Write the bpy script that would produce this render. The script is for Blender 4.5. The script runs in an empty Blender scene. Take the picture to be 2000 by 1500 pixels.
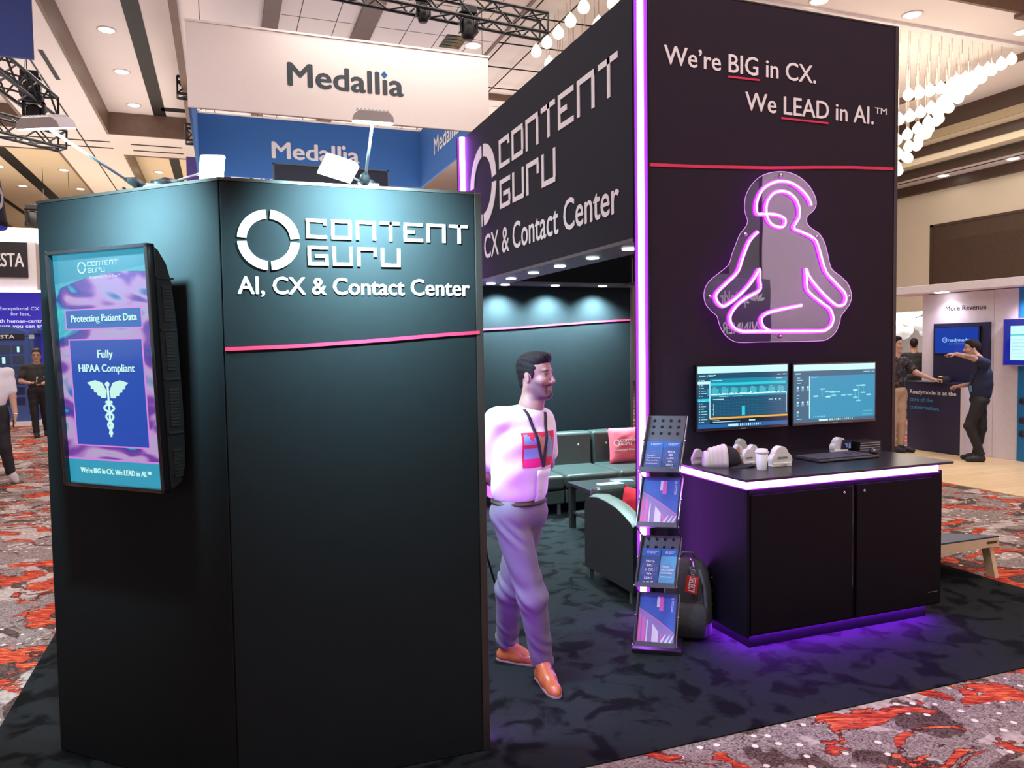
import bpy, bmesh, math, random
import numpy as np
from mathutils import Vector, Matrix
random.seed(7)
S = bpy.context.scene
COL = S.collection
PI = math.pi
# ------------------------------------------------------------------ camera
cam = bpy.data.cameras.new('camera')
cam.sensor_fit = 'HORIZONTAL'; cam.sensor_width = 36.0
cam.lens = 1505.4 / 2000 * 36.0
cam.clip_end = 300
co = bpy.data.objects.new('camera', cam); COL.objects.link(co)
yaw, pit, rol = -0.3577, 0.0493, -0.0146
F = Vector((-math.sin(yaw)*math.cos(pit), math.cos(yaw)*math.cos(pit), -math.sin(pit)))
R0 = Vector((math.cos(yaw), math.sin(yaw), 0)); U0 = R0.cross(F)
Rv = R0*math.cos(rol) + U0*math.sin(rol); Uv = Rv.cross(F)
co.matrix_world = Matrix(((Rv.x, Uv.x, -F.x, 0), (Rv.y, Uv.y, -F.y, 0), (Rv.z, Uv.z, -F.z, 1.815), (0, 0, 0, 1)))
S.camera = co
# ------------------------------------------------------------------ view, world, big lights
S.view_settings.view_transform = 'Standard'; S.view_settings.look = 'None'
S.view_settings.exposure = 0.24; S.view_settings.gamma = 1.0
S.view_settings.use_curve_mapping = False
S.cycles.use_denoising = True
S.cycles.max_bounces = 8
S.cycles.sample_clamp_indirect = 6.0
W = bpy.data.worlds.new('hall_air'); S.world = W; W.use_nodes = True
W.node_tree.nodes['Background'].inputs[0].default_value = (1.0, 0.91, 0.86, 1)
W.node_tree.nodes['Background'].inputs[1].default_value = 0.55

def lamp(name, kind, loc, to, power, color, size=0.1, size_y=None, spot=None, blend=0.5):
    l = bpy.data.lights.new(name, kind); l.energy = power; l.color = color
    if kind == 'AREA':
        l.size = size
        if size_y: l.shape = 'RECTANGLE'; l.size_y = size_y
    else:
        l.shadow_soft_size = size
    if kind == 'AREA' and blend != .5: l.spread = blend
    if spot: l.spot_size = spot; l.spot_blend = blend
    o = bpy.data.objects.new(name, l); COL.objects.link(o)
    o.location = loc
    o.rotation_euler = (Vector(to) - Vector(loc)).to_track_quat('-Z', 'Y').to_euler()
    return o
WARM = (1.0, 0.90, 0.82)
for i, (x, y, p) in enumerate(((-5, 11, 200), (-3, 20, 190), (-6, 28, 200), (0, 30, 170), (4, 18, 290), (10, 8, 60), (15, 12, 50), (-3, 44, 200))):
    lamp('ceiling_fill', 'AREA', (x, y, 4.6), (x, y, 9), p, (1.0, .90, .84) if y <= 20 else (1.0, .82, .60), 8.0)  # added unseen fill in mid-air, aimed up to brighten the ceiling
for i, (x, y) in enumerate(((-3, 6), (3, 1), (9, 5), (3, 12), (13, 13), (-4, 18), (-5, 30))):
    lamp('ceiling_light', 'AREA', (x, y, 7.35), (x, y, 0), (300, 210, 240, 200, 300, 300, 300)[i], WARM, 4.0)

# ------------------------------------------------------------------ helpers
MATS = {}
def M(name, col, rough=0.55, metal=0.0, emit=None, es=0.0, var=0.08, scale=14.0, spec=0.5, coat=0.0, trans=0.0, bump=0.0):
    if name in MATS: return MATS[name]
    m = bpy.data.materials.new(name); m.use_nodes = True
    nt = m.node_tree; b = nt.nodes['Principled BSDF']
    b.inputs['Roughness'].default_value = rough; b.inputs['Metallic'].default_value = metal
    b.inputs['Specular IOR Level'].default_value = spec
    b.inputs['Coat Weight'].default_value = coat
    b.inputs['Transmission Weight'].default_value = trans
    tc = nt.nodes.new('ShaderNodeTexCoord'); nz = nt.nodes.new('ShaderNodeTexNoise')
    nz.inputs['Scale'].default_value = scale; nz.inputs['Detail'].default_value = 4
    nt.links.new(tc.outputs['Object'], nz.inputs['Vector'])
    mx = nt.nodes.new('ShaderNodeMix'); mx.data_type = 'RGBA'
    c = list(col)[:3]
    mx.inputs[6].default_value = [max(0, v*(1-var)) for v in c] + [1]
    mx.inputs[7].default_value = [min(1, v*(1+var)) for v in c] + [1]
    nt.links.new(nz.outputs['Fac'], mx.inputs[0]); nt.links.new(mx.outputs[2], b.inputs['Base Color'])
    if emit:
        b.inputs['Emission Color'].default_value = list(emit)[:3] + [1]; b.inputs['Emission Strength'].default_value = es
    if bump:
        bp = nt.nodes.new('ShaderNodeBump'); bp.inputs['Strength'].default_value = bump; bp.inputs['Distance'].default_value = 0.01
        nt.links.new(nz.outputs['Fac'], bp.inputs['Height']); nt.links.new(bp.outputs[0], b.inputs['Normal'])
    MATS[name] = m
    return m
def E(name, col, es): return M(name, (0.02, 0.02, 0.02), 0.5, emit=col, es=es)
def srgb(r, g, b):
    f = lambda v: (v/255/12.92) if v/255 <= .04045 else ((v/255+.055)/1.055)**2.4
    return (f(r), f(g), f(b))

class B:
    def __init__(s): s.v = []; s.f = []; s.m = []; s.s = []
    def add(s, vs, fs, m=0, sm=False):
        n = len(s.v); s.v += [tuple(v) for v in vs]
        for f in fs: s.f.append([i+n for i in f]); s.m.append(m); s.s.append(sm)
        return s
    def box(s, x0, x1, y0, y1, z0, z1, m=0, R=None, piv=None):
        vs = [(x, y, z) for x in (x0, x1) for y in (y0, y1) for z in (z0, z1)]
        if R is not None:
            p = Vector(piv or ((x0+x1)/2, (y0+y1)/2, (z0+z1)/2)); vs = [R @ (Vector(v)-p) + p for v in vs]
        return s.add(vs, [(0, 1, 3, 2), (4, 6, 7, 5), (0, 4, 5, 1), (2, 3, 7, 6), (0, 2, 6, 4), (1, 5, 7, 3)], m)
    def quad(s, a, b, c, d, m=0): return s.add([a, b, c, d], [(0, 1, 2, 3)], m)
    def prism(s, pts, y0, y1, m=0, ax='y'):
        n = len(pts); mk = {'y': lambda p, t: (p[0], t, p[1]), 'x': lambda p, t: (t, p[0], p[1]), 'z': lambda p, t: (p[0], p[1], t)}[ax]
        vs = [mk(p, y0) for p in pts] + [mk(p, y1) for p in pts]
        fs = [list(range(n)), list(range(2*n-1, n-1, -1))] + [(i, n+i, n+(i+1) % n, (i+1) % n) for i in range(n)]
        return s.add(vs, fs, m)
    def tube(s, pts, r, n=8, m=0, closed=False, ry=None, caps=True):
        P = [Vector(p) for p in pts]; k = len(P); rs = r if isinstance(r, (list, tuple)) else [r]*k
        vs = []; up = None
        for i, p in enumerate(P):
            if closed: t = P[(i+1) % k]-P[i-1]
            else: t = P[min(i+1, k-1)]-P[max(i-1, 0)]
            t.normalize()
            if up is None:
                up = Vector((0, 0, 1)) if abs(t.z) < .9 else Vector((1, 0, 0))
            a = t.cross(up)
            if a.length < 1e-4: a = t.orthogonal()
            a.normalize(); b = a.cross(t).normalized(); up = b
            for j in range(n):
                an = 2*PI*j/n; vs.append(p + a*math.cos(an)*rs[i] + b*math.sin(an)*(ry if ry else rs[i]))
        fs = []
        for i in range(k if closed else k-1):
            i2 = (i+1) % k
            for j in range(n): fs.append((i*n+j, i*n+(j+1) % n, i2*n+(j+1) % n, i2*n+j))
        if not closed and caps: fs.append(list(range(n-1, -1, -1))); fs.append([(k-1)*n+j for j in range(n)])
        return s.add(vs, fs, m, n > 6)
    def cyl(s, a, b, r0, r1=None, n=20, m=0): return s.tube([a, b], [r0, r1 if r1 is not None else r0], n, m)
    def lathe(s, prof, c=(0, 0, 0), n=28, m=0, R=None):
        vs = []
        for (r, z) in prof:
            for j in range(n):
                a = 2*PI*j/n; v = Vector((r*math.cos(a), r*math.sin(a), z))
                if R is not None: v = R @ v
                vs.append(v + Vector(c))
        k = len(prof); fs = [(i*n+j, i*n+(j+1) % n, (i+1)*n+(j+1) % n, (i+1)*n+j) for i in range(k-1) for j in range(n)]
        fs.append(list(range(n-1, -1, -1))); fs.append([(k-1)*n+j for j in range(n)])
        return s.add(vs, fs, m, True)
    def ball(s, c, r, n=14, m=0):
        rr = r if isinstance(r, (tuple, list)) else (r, r, r); vs = []
        for i in range(1, n):
            t = PI*i/n
            for j in range(2*n): vs.append((c[0]+rr[0]*math.sin(t)*math.cos(PI*j/n), c[1]+rr[1]*math.sin(t)*math.sin(PI*j/n), c[2]+rr[2]*math.cos(t)))
        vs += [(c[0], c[1], c[2]+rr[2]), (c[0], c[1], c[2]-rr[2])]; q = 2*n
        fs = [(i*q+j, (i+1)*q+j, (i+1)*q+(j+1) % q, i*q+(j+1) % q) for i in range(n-2) for j in range(q)]
        a = len(vs)-2; fs += [(a, j, (j+1) % q) for j in range(q)] + [(a+1, (n-2)*q+(j+1) % q, (n-2)*q+j) for j in range(q)]
        return s.add(vs, fs, m, True)
    def plate(s, pts, y, m=0): return s.add([(p[0], y, p[1]) for p in pts], [list(range(len(pts)))], m)
    def build(s, name, parent=None, mats=(), bevel=0, seg=2, world=False, sub=0, smooth=False):
        me = bpy.data.meshes.new(name)
        vs = s.v
        if world and parent is not None:
            inv = parent_mat(parent).inverted(); vs = [inv @ Vector(v) for v in vs]
        me.from_pydata([tuple(v) for v in vs], [], s.f); me.update()
        bm = bmesh.new(); bm.from_mesh(me); bmesh.ops.recalc_face_normals(bm, faces=bm.faces)
        bm.to_mesh(me); bm.free()
        for mt in (mats if isinstance(mats, (list, tuple)) else [mats]): me.materials.append(mt)
        for p, mi, sm in zip(me.polygons, s.m, s.s): p.material_index = mi; p.use_smooth = sm or smooth
        o = bpy.data.objects.new(name, me); COL.objects.link(o)
        if parent is not None: o.parent = parent
        if bevel:
            md = o.modifiers.new('edge', 'BEVEL'); md.width = bevel; md.segments = seg; md.limit_method = 'ANGLE'; md.angle_limit = 0.6
        if sub:
            md = o.modifiers.new('sub', 'SUBSURF'); md.levels = sub; md.render_levels = sub
        return o
def parent_mat(o):
    m = Matrix.LocRotScale(o.location, o.rotation_euler, o.scale)
    return parent_mat(o.parent) @ m if o.parent else m
def tag(o, label, cat, group=None, kind=None):
    o['label'] = label; o['category'] = cat
    if group: o['group'] = group
    if kind: o['kind'] = kind
    return o
def thing(name, label, cat, loc=(0, 0, 0), rz=0.0, group=None):
    o = bpy.data.objects.new(name, None); COL.objects.link(o); o.location = loc; o.rotation_euler = (0, 0, rz)
    o.empty_display_size = .1
    return tag(o, label, cat, group)
def struct(b, name, mats, **k):
    o = b.build(name, None, mats, **k); o['kind'] = 'structure'; return o
def dup(root, loc, rz=None, label=None, group=None):
    r = root.copy(); COL.objects.link(r); r.location = loc
    if rz is not None: r.rotation_euler = (0, 0, rz)
    if label: r['label'] = label
    if group: r['group'] = group
    for ch in list(root.children):
        c = ch.copy(); COL.objects.link(c); c.parent = r
        for g in list(ch.children):
            d = g.copy(); COL.objects.link(d); d.parent = c
    return r
_tc = {}
def glyphs(s, bold):
    key = (s, bold)
    if key in _tc: return _tc[key]
    cu = bpy.data.curves.new('lettering', 'FONT'); cu.body = s; cu.size = 1; cu.offset = bold; cu.resolution_u = 3
    cu.fill_mode = 'FRONT'
    o = bpy.data.objects.new('lettering', cu); COL.objects.link(o)
    dg = bpy.context.evaluated_depsgraph_get()
    me = o.evaluated_get(dg).to_mesh()
    v = [(p.co.x, p.co.y) for p in me.vertices]; f = [list(p.vertices) for p in me.polygons]
    o.to_mesh_clear(); bpy.data.objects.remove(o); bpy.data.curves.remove(cu)
    _tc[key] = (v, f); return _tc[key]
CAP = None
def text(b, s, x, z, w=None, cap=.1, y=-.002, m=0, bold=.012, align='l', fn=None, fat=0):
    """letters standing in the plane of a face: x right, z up; cap = capital height, w = width of the line"""
    global CAP
    if CAP is None: CAP = max(p[1] for p in glyphs('H', 0)[0])
    v, f = glyphs(s, 0)
    if not v: return b
    x0 = min(p[0] for p in v); x1 = max(p[0] for p in v); sy = cap/CAP; sx = (w/(x1-x0)) if w else sy
    ww = (x1-x0)*sx
    ox = x - (ww/2 if align == 'c' else ww if align == 'r' else 0)
    pts = [(ox+(p[0]-x0)*sx, z+p[1]*sy) for p in v]
    if bold > 0 and not fat: fat = bold*min(sx, sy)*.9
    if fat:
        for i, (dx, dz) in enumerate(((-fat, 0), (fat, 0), (0, fat*.6), (0, -fat*.6))):
            q = [(p[0]+dx, p[1]+dz) for p in pts]; yy = y-.0006*(i+1); b.add([fn(p[0], p[1], yy) if fn else (p[0], yy, p[1]) for p in q], f, m)
    if fn: vs = [fn(p[0], p[1], y) for p in pts]
    else: vs = [(p[0], y, p[1]) for p in pts]
    return b.add(vs, f, m)
def rect(b, x0, z0, x1, z1, y, m=0): return b.quad((x0, y, z0), (x1, y, z0), (x1, y, z1), (x0, y, z1), m)
# squared lettering of the booth's own logo, each letter a set of strokes in a 1 x 1 cell
LET = {'C': [((1, .82), (1, 1), (0, 1), (0, 0), (1, 0))], 'O': [((0, 0), (0, 1), (1, 1), (1, 0), (0, 0))], 'n': [((0, 0), (0, 1), (1, 1), (1, 0))],
       'T': [((0, 1), (1, 1)), ((.55, 1), (.55, 0))], 'E': [((1, 1), (0, 1), (0, 0), (1, 0)), ((0, .52), (.5, .52))],
       'G': [((1, 1), (0, 1), (0, 0), (1, 0), (1, .48), (.42, .48))], 'U': [((0, 1), (0, 0), (1, 0), (1, 1))], 'r': [((0, 0), (0, 1), (1, 1), (1, .62))]}
def strokes(b, s, x, z, w, h, t, y0, y1, m=0, gap=.22):
    n = len(s); cw = w/(n+(n-1)*gap); tw = t/2
    for i, ch in enumerate(s):
        ox = x+i*cw*(1+gap)
        for pl in LET[ch]:
            for si, (a, c) in enumerate(zip(pl, pl[1:])):
                xa, xb = sorted((ox+tw+a[0]*(cw-t), ox+tw+c[0]*(cw-t))); za, zb = sorted((z+tw+a[1]*(h-t), z+tw+c[1]*(h-t)))
                b.box(xa-tw, xb+tw, y0-(y1-y0)*.06*(si % 2), y1, za-tw, zb+tw, m)
    return b
def ring4(b, cx, cz, r0, r1, y0, y1, m=0, gap=.06, rx=1.0):
    for q in range(4):
        a0 = q*PI/2+gap; a1 = (q+1)*PI/2-gap; k = 14
        pts = [(cx+rx*r1*math.cos(a0+(a1-a0)*i/k), cz+r1*math.sin(a0+(a1-a0)*i/k)) for i in range(k+1)]
        pin = [(cx+rx*r0*math.cos(a0+(a1-a0)*i/k), cz+r0*math.sin(a0+(a1-a0)*i/k)) for i in range(k+1)]
        for i in range(k): b.prism([pts[i], pts[i+1], pin[i+1], pin[i]], y0, y1, m)
    return b
def truss(name, label, a, c, w=.3, hang=None, top=7.5):
    t = thing(name, label, 'truss', a)
    a = Vector(a); c = Vector(c); d = (c-a); L = d.length; d.normalize()
    s_ = Vector((0, 0, 1)).cross(d).normalized(); u = d.cross(s_)
    b = B(); cs = [s_*sx*w/2+u*sz*w/2 for sx, sz in ((-1, -1), (1, -1), (1, 1), (-1, 1))]
    for q in cs: b.tube([a+q, c+q], w*.085, 6)
    b.build('chord', t, MATS['black_metal'], world=True)
    b = B(); n = max(2, round(L/w))
    for i in range(n+1):
        for k in range(4):
            p = a+d*(L*i/n)
            if i in (0, n): b.tube([p+cs[k], p+cs[(k+1) % 4]], w*.06, 6)
            if i < n:
                p2 = a+d*(L*(i+1)/n); k1, k2 = (k, (k+1) % 4) if i % 2 else ((k+1) % 4, k)
                b.tube([p+cs[k1], p2+cs[k2]], w*.05, 5)
    b.build('lacing', t, MATS['black_metal'], world=True)
    b = B()
    for p in (hang or [.3, .75]):
        q = a+d*L*p; b.tube([q+Vector((0, 0, w/2)), (q.x, q.y, top)], .008, 5)
    b.build('hanging_wire', t, MATS['black_metal'], world=True)
    return t

black_metal = M('black_metal', (.012, .012, .014), .45, .3)
fab = M('booth_fabric', (.0115, .014, .0172), .8, var=.1, spec=.1)
towerfab = M('tower_fabric', (.029, .019, .031), .8, var=.1, spec=.15)
white = M('white_print', (.82, .82, .84), .6)
redtape = M('red_tape', srgb(225, 45, 85), .5)
alu = M('anodised_edge', (.06, .05, .05), .4, .6)
ledw = E('led_core', (.50, .11, 1.0), 38.0)
ledp = E('led_side', (.40, .02, .80), 1.0)
led_low = E('led_under', (.30, .02, 1.0), 230.0)
lampw = E('lamp_white', (.75, 1.0, 1.0), 14)
downw = E('downlight_white', (1.0, .93, .82), 9)
wht = M('white_paint', (.78, .74, .72), .6)
ceil_m = M('ceiling_paint', (.80, .72, .67), .8, var=.03, scale=1.5)
ceil_y = M('ceiling_paint_cream', (.80, .68, .50), .8, var=.03, scale=1.5)
brown = M('brown_wood', srgb(112, 88, 74), .45, var=.2, scale=6)
darkbrown = M('dark_brown_wood', srgb(70, 52, 42), .45, var=.25, scale=5)
beige = M('beige_wall', srgb(206, 194, 172), .8, var=.03, scale=2)
blackslot = M('black_slot', (.006, .006, .007), .6)

# ------------------------------------------------------------------ floor with woven carpet
def carpet_mat():
    m = bpy.data.materials.new('ballroom_carpet'); m.use_nodes = True; nt = m.node_tree; L = nt.links.new; N = nt.nodes.new
    b = nt.nodes['Principled BSDF']; b.inputs['Roughness'].default_value = .95; b.inputs['Specular IOR Level'].default_value = .1
    tc = N('ShaderNodeTexCoord'); mp = N('ShaderNodeMapping'); L(tc.outputs['Object'], mp.inputs[0]); mp.inputs['Rotation'].default_value = (0, 0, .35)
    def noise(scale, det=3, dist=0., sc=(1, 1, 1), off=0, rough=.5):
        mm = N('ShaderNodeMapping'); mm.inputs['Scale'].default_value = sc; mm.inputs['Location'].default_value = (off, off*1.7, 0); L(mp.outputs[0], mm.inputs[0])
        n = N('ShaderNodeTexNoise'); n.inputs['Scale'].default_value = scale; n.inputs['Detail'].default_value = det; n.inputs['Distortion'].default_value = dist
        n.inputs['Roughness'].default_value = rough
        L(mm.outputs[0], n.inputs['Vector']); return n.outputs['Fac']
    def ramp(f, stops):
        r = N('ShaderNodeValToRGB'); e = r.color_ramp.elements
        while len(e) < len(stops): e.new(.5)
        for q, (p, c) in zip(e, stops): q.position = p; q.color = (*c, 1)
        L(f, r.inputs[0]); return r.outputs[0]
    def mix(f, a, c):
        x = N('ShaderNodeMix'); x.data_type = 'RGBA'; L(f, x.inputs[0]); L(a, x.inputs[6]); L(c, x.inputs[7]); return x.outputs[2]
    k = lambda v: (v, v, v)
    base = ramp(noise(26, 5, 3.5), [(.36, srgb(92, 78, 78)), (.5, srgb(140, 126, 124)), (.66, srgb(172, 158, 154))])
    pale = ramp(noise(30, 4), [(.35, srgb(164, 150, 146)), (.6, srgb(192, 178, 174))])
    brownc = ramp(noise(40, 4, 2), [(.4, srgb(58, 44, 42)), (.6, srgb(110, 90, 86))])
    redc = ramp(noise(9, 6, .6, (1, 5, 1), 4, .7), [(.34, srgb(92, 28, 28)), (.44, srgb(158, 50, 42)), (.53, srgb(198, 78, 54)), (.64, srgb(236, 140, 92))])
    c = mix(ramp(noise(1.6, 3, 1.4, off=11), [(.52, k(0)), (.54, k(1))]), base, pale)
    c = mix(ramp(noise(1.5, 4, 1.6, off=23), [(.56, k(0)), (.575, k(1))]), c, brownc)
    vor = N('ShaderNodeTexVoronoi'); vor.inputs['Scale'].default_value = 11; vor.inputs['Randomness'].default_value = .35; L(mp.outputs[0], vor.inputs['Vector'])
    dm = ramp(vor.outputs['Distance'], [(.0, k(1)), (.15, k(1)), (.19, k(0))])
    dz = ramp(noise(.9, 2, .5, off=31), [(.46, k(0)), (.48, k(1))])
    mu = N('ShaderNodeMath'); mu.operation = 'MULTIPLY'; L(dm, mu.inputs[0]); L(dz, mu.inputs[1])
    wh = N('ShaderNodeRGB'); wh.outputs[0].default_value = (*srgb(240, 226, 218), 1)
    c = mix(mu.outputs[0], c, wh.outputs[0])
    rf = noise(1.9, 6, 1.3, (1, 1.3, 1), 3, .6)
    dk = N('ShaderNodeRGB'); dk.outputs[0].default_value = (*srgb(62, 36, 36), 1)
    c = mix(ramp(rf, [(.535, k(0)), (.542, k(1))]), c, dk.outputs[0])
    c = mix(ramp(rf, [(.550, k(0)), (.557, k(1))]), c, redc)
    L(c, b.inputs['Base Color'])
    return m
fl = B(); fl.quad((-30, -14, 0), (40, -14, 0), (40, 60, 0), (-30, 60, 0))
struct(fl, 'floor', carpet_mat())

def pile_mat(name, dark, light, scale=5.5):
    m = bpy.data.materials.new(name); m.use_nodes = True; nt = m.node_tree; L = nt.links.new; N = nt.nodes.new
    b = nt.nodes['Principled BSDF']; b.inputs['Roughness'].default_value = .95; b.inputs['Specular IOR Level'].default_value = .1
    tc = N('ShaderNodeTexCoord'); n = N('ShaderNodeTexNoise'); n.inputs['Scale'].default_value = scale; n.inputs['Detail'].default_value = 5; n.inputs['Distortion'].default_value = .6
    L(tc.outputs['Object'], n.inputs['Vector']); r = N('ShaderNodeValToRGB'); L(n.outputs['Fac'], r.inputs[0])
    e = r.color_ramp.elements; e[0].position = .40; e[0].color = (*dark, 1); e[1].position = .50; e[1].color = (*light, 1)
    n2 = N('ShaderNodeTexNoise'); n2.inputs['Scale'].default_value = 260; L(tc.outputs['Object'], n2.inputs['Vector'])
    bp = N('ShaderNodeBump'); bp.inputs['Strength'].default_value = .5; bp.inputs['Distance'].default_value = .004; L(n2.outputs['Fac'], bp.inputs['Height']); L(bp.outputs[0], b.inputs['Normal'])
    L(r.outputs[0], b.inputs['Base Color']); return m
cp = B(); cp.box(-1.07, 5.38, 2.92, 9.0, 0, .006)
tag(cp.build('booth_carpet', None, pile_mat('black_pile', (.0028, .0032, .004), (.0155, .0185, .0205))), 'black plush exhibit carpet with scuffed pile laid under the dark booth', 'carpet')
wf = B(); wf.box(8.5, 10.98, 5.5, 10.0, 0, .012)
def plank_mat():
    m = bpy.data.materials.new('pale_planks'); m.use_nodes = True; nt = m.node_tree; L = nt.links.new; N = nt.nodes.new
    b = nt.nodes['Principled BSDF']; b.inputs['Roughness'].default_value = .4
    tc = N('ShaderNodeTexCoord'); br = N('ShaderNodeTexBrick'); L(tc.outputs['Object'], br.inputs['Vector'])
    br.inputs['Color1'].default_value = (*srgb(236, 212, 168), 1); br.inputs['Color2'].default_value = (*srgb(226, 196, 150), 1); br.inputs['Mortar'].default_value = (*srgb(205, 176, 132), 1)
    br.inputs['Scale'].default_value = 1.0; br.inputs['Brick Width'].default_value = 1.2; br.inputs['Row Height'].default_value = .15; br.inputs['Mortar Size'].default_value = .004
    L(br.outputs['Color'], b.inputs['Base Color']); return m
tag(wf.build('wood_flooring', None, plank_mat()), 'pale wood plank flooring laid under the lilac booth', 'flooring')

# ------------------------------------------------------------------ ceiling, walls
Z = 7.5
coffers = [(-2.6, -.62, -6, 22.7, 8.05), (-9.5, -4.2, 25, 56, 8.05), (-2.45, 4, 25.1, 56, 8.05), (5.0, 15.4, 10.8, 17, 7.62), (8.5, 18, 2, 9.7, 7.75), (-9.5, -4.4, -6, 22.7, 8.05)]
xs = sorted({-30, 40} | {c[0] for c in coffers} | {c[1] for c in coffers}); ys = sorted({-14, 60} | {c[2] for c in coffers} | {c[3] for c in coffers})
cb = B()
for x0, x1 in zip(xs, xs[1:]):
    for y0, y1 in zip(ys, ys[1:]):
        cx, cy = (x0+x1)/2, (y0+y1)/2; z = Z; mi = 0
        for c in coffers:
            if c[0] < cx < c[1] and c[2] < cy < c[3]: z = c[4]; mi = 1 if (c[2] > 20 or c[0] == 8.5) else 0
        cb.quad((x0, y0, z), (x1, y0, z), (x1, y1, z), (x0, y1, z), mi)
struct(cb, 'ceiling', [ceil_m, ceil_y])
tb = B()
for (x0, x1, y0, y1, z) in coffers:
    t = .06
    tb.box(x0-t, x0, y0-t, y1+t, Z-.02, z); tb.box(x1, x1+t, y0-t, y1+t, Z-.02, z)
    tb.box(x0, x1, y0-t, y0, Z-.02, z); tb.box(x0, x1, y1, y1+t, Z-.02, z)
struct(tb, 'trim_1', [brown])
tb = B()
for (x0, x1, y0, y1) in ((-.66, -.53, -6, 22.7), (.81, 1.07, 6, 22), (2.35, 2.68, 6, 22), (13.2, 22, 9.62, 9.85)): tb.box(x0, x1, y0, y1, Z-.07, Z+.01)
struct(tb, 'trim_2', [brown])
tb = B()
for (x0, x1, y0, y1, z) in ((-1.52, -1.22, -6, 22.7, 8.05), (-1.3, -.62, 21.9, 22.2, 8.05), (-3.34, -3.31, 4, 40, Z), (-6.4, -6.0, 25.1, 55, 8.05), (-8.2, -8.0, 25.1, 55, 8.05), (-1.45, -1.15, 25.1, 55, 8.05),
                        (-3.08, -3.0, 16.9, 18.6, Z), (-3.1, -3.0, 30, 32, Z), (-4.9, -2.7, 23.6, 23.68, Z), (-4.9, -2.7, 24.3, 24.38, Z), (-2.2, -.9, 23.7, 23.78, Z), (-2.2, -.9, 24.4, 24.48, Z)): tb.box(x0, x1, y0, y1, z-.012, z+.02)
# tile joints
for i in range(9): tb.box(1.4+i*.62, 1.412+i*.62, 8, 24, Z-.003, Z+.02)
for i in range(12): tb.box(1.1, 6.6, 9+i*1.22, 9.012+i*1.22, Z-.003, Z+.02)
struct(tb, 'trim_3', [blackslot])
# chandelier cove lip
tb = B(); tb.box(5.0, 15.4, 10.72, 10.86, Z-.05, Z-.0)
struct(tb, 'trim_4', [wht])
# far and right walls
wb = B(); wb.box(-30, 40, 50, 50.2, 0, 8.2)
struct(wb, 'wall_back', [beige])
tb = B()
for z0, z1 in ((5.6, 6.0), (6.7, 6.85), (7.2, 7.3)): tb.box(-30, 40, 49.9, 50, z0, z1)
struct(tb, 'trim_5', [brown])
wb = B()
wb.box(19, 19.2, -14, 16.0, 0, 7.7); wb.box(19, 19.2, 16.0, 18.6, 2.66, 7.7); wb.box(19, 19.2, 18.6, 50, 0, 7.7)
struct(wb, 'wall_right', [beige])
tb = B()
tb.box(18.96, 19.0, 8, 16.55, 5.0-.0, 5.07); tb.box(18.96, 19, 16.45, 16.55, 3.2, 5.07); tb.box(18.96, 19.0, 8, 16.55, 3.2, 3.27); tb.box(18.985, 18.995, 8, 16.45, 3.27, 5.0, 1)
struct(tb, 'trim_6', [darkbrown, M('wood_panel', srgb(72, 54, 42), .5, var=.35, scale=22)])
# stepped cornice along the right wall: soffit, brown fascias and cream shelves
tb = B()
tb.box(17.9, 19, -6, 50, 6.28, 6.34, 0)
tb.box(18.85, 19, -6, 50, 6.02, 6.28, 1)
tb.box(17.86, 17.9, -6, 50, 6.24, 6.42, 1); tb.box(18.3, 18.36, -6, 50, 6.27, 6.29, 2)
tb.box(17.4, 17.9, -6, 50, 6.50, 6.56, 3); tb.box(17.36, 17.4, -6, 50, 6.46, 6.62, 3); tb.box(17.3, 17.36, -6, 50, 6.62, 6.86, 1)
tb.box(16.9, 17.3, -6, 50, 6.86, 6.92, 3); tb.box(16.86, 16.9, -6, 50, 6.86, 7.06, 4); tb.box(17.0, 17.06, -6, 50, 7.06, 7.5, 1)
struct(tb, 'trim_7', [wht, darkbrown, blackslot, M('cream_paint', srgb(226, 214, 186), .7), M('olive_paint', srgb(150, 134, 104), .6)])
# foyer past the doorway
fb = B(); fb.box(26, 26.2, 10, 26, 0, 5, 0); fb.box(19.2, 26, 10, 26, 3.6, 3.7, 1); fb.box(19.3, 26.0, 25.8, 26, 0, 3.6, 0); fb.box(19.3, 26, 10, 10.1, 0, 3.6, 0)
struct(fb, 'wall_foyer', [wht, M('foyer_ceiling', srgb(90, 84, 86), .8)])
lamp('foyer_light', 'AREA', (22.5, 18.5, 3.5), (22.5, 18.5, 0), 420, (1, .97, .93), 4.0)

# recessed downlights
def downlight(x, y, z, lab, grp, r=.085):
    t = thing('downlight', lab, 'downlight', (x, y, z), 0, grp)
    b = B(); b.lathe([(r*1.35, -.004), (r*1.35, -.014), (r, -.016), (r, -.004)], n=18); b.build('trim_ring', t, wht)
    b = B(); b.lathe([(r*.98, -.006), (r*.98, -.02)], n=18); b.build('lens', t, downw)
    return t
d0 = downlight(-1.92, 14.5, 8.05, 'round downlight glowing in the white coffer left of the white hanging sign', 'downlights in the near coffer', .13)
for y in (17.0, 19.4, 21.9): dup(d0, (-1.92, y, 8.05))
for i, (x, y) in enumerate(((9.5, 10.5), (11.46, 10.41), (14.08, 10.32))):
    dup(d0, (x, y, Z), label=('round downlight in the white ceiling band above the dark tower', 'round downlight beside the tower top, above the globe chandelier', 'round downlight at the right end of the white ceiling band')[i], group='downlights in the ceiling band')
for i in range(2): dup(d0, ((18.45, 15.7, 6.27), (18.45, 13.72, 6.27))[i], label=('round downlight in the wall cornice, nearer the dark tower', 'round downlight in the wall cornice at the right edge')[i], group='cornice downlights')
for i in range(8): dup(d0, (-4.9-1.9*(i//4), 27+3.3*(i % 4), 8.05), label='small round downlight in the cream coffer at far left', group='downlights in the far cream coffer')
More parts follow.
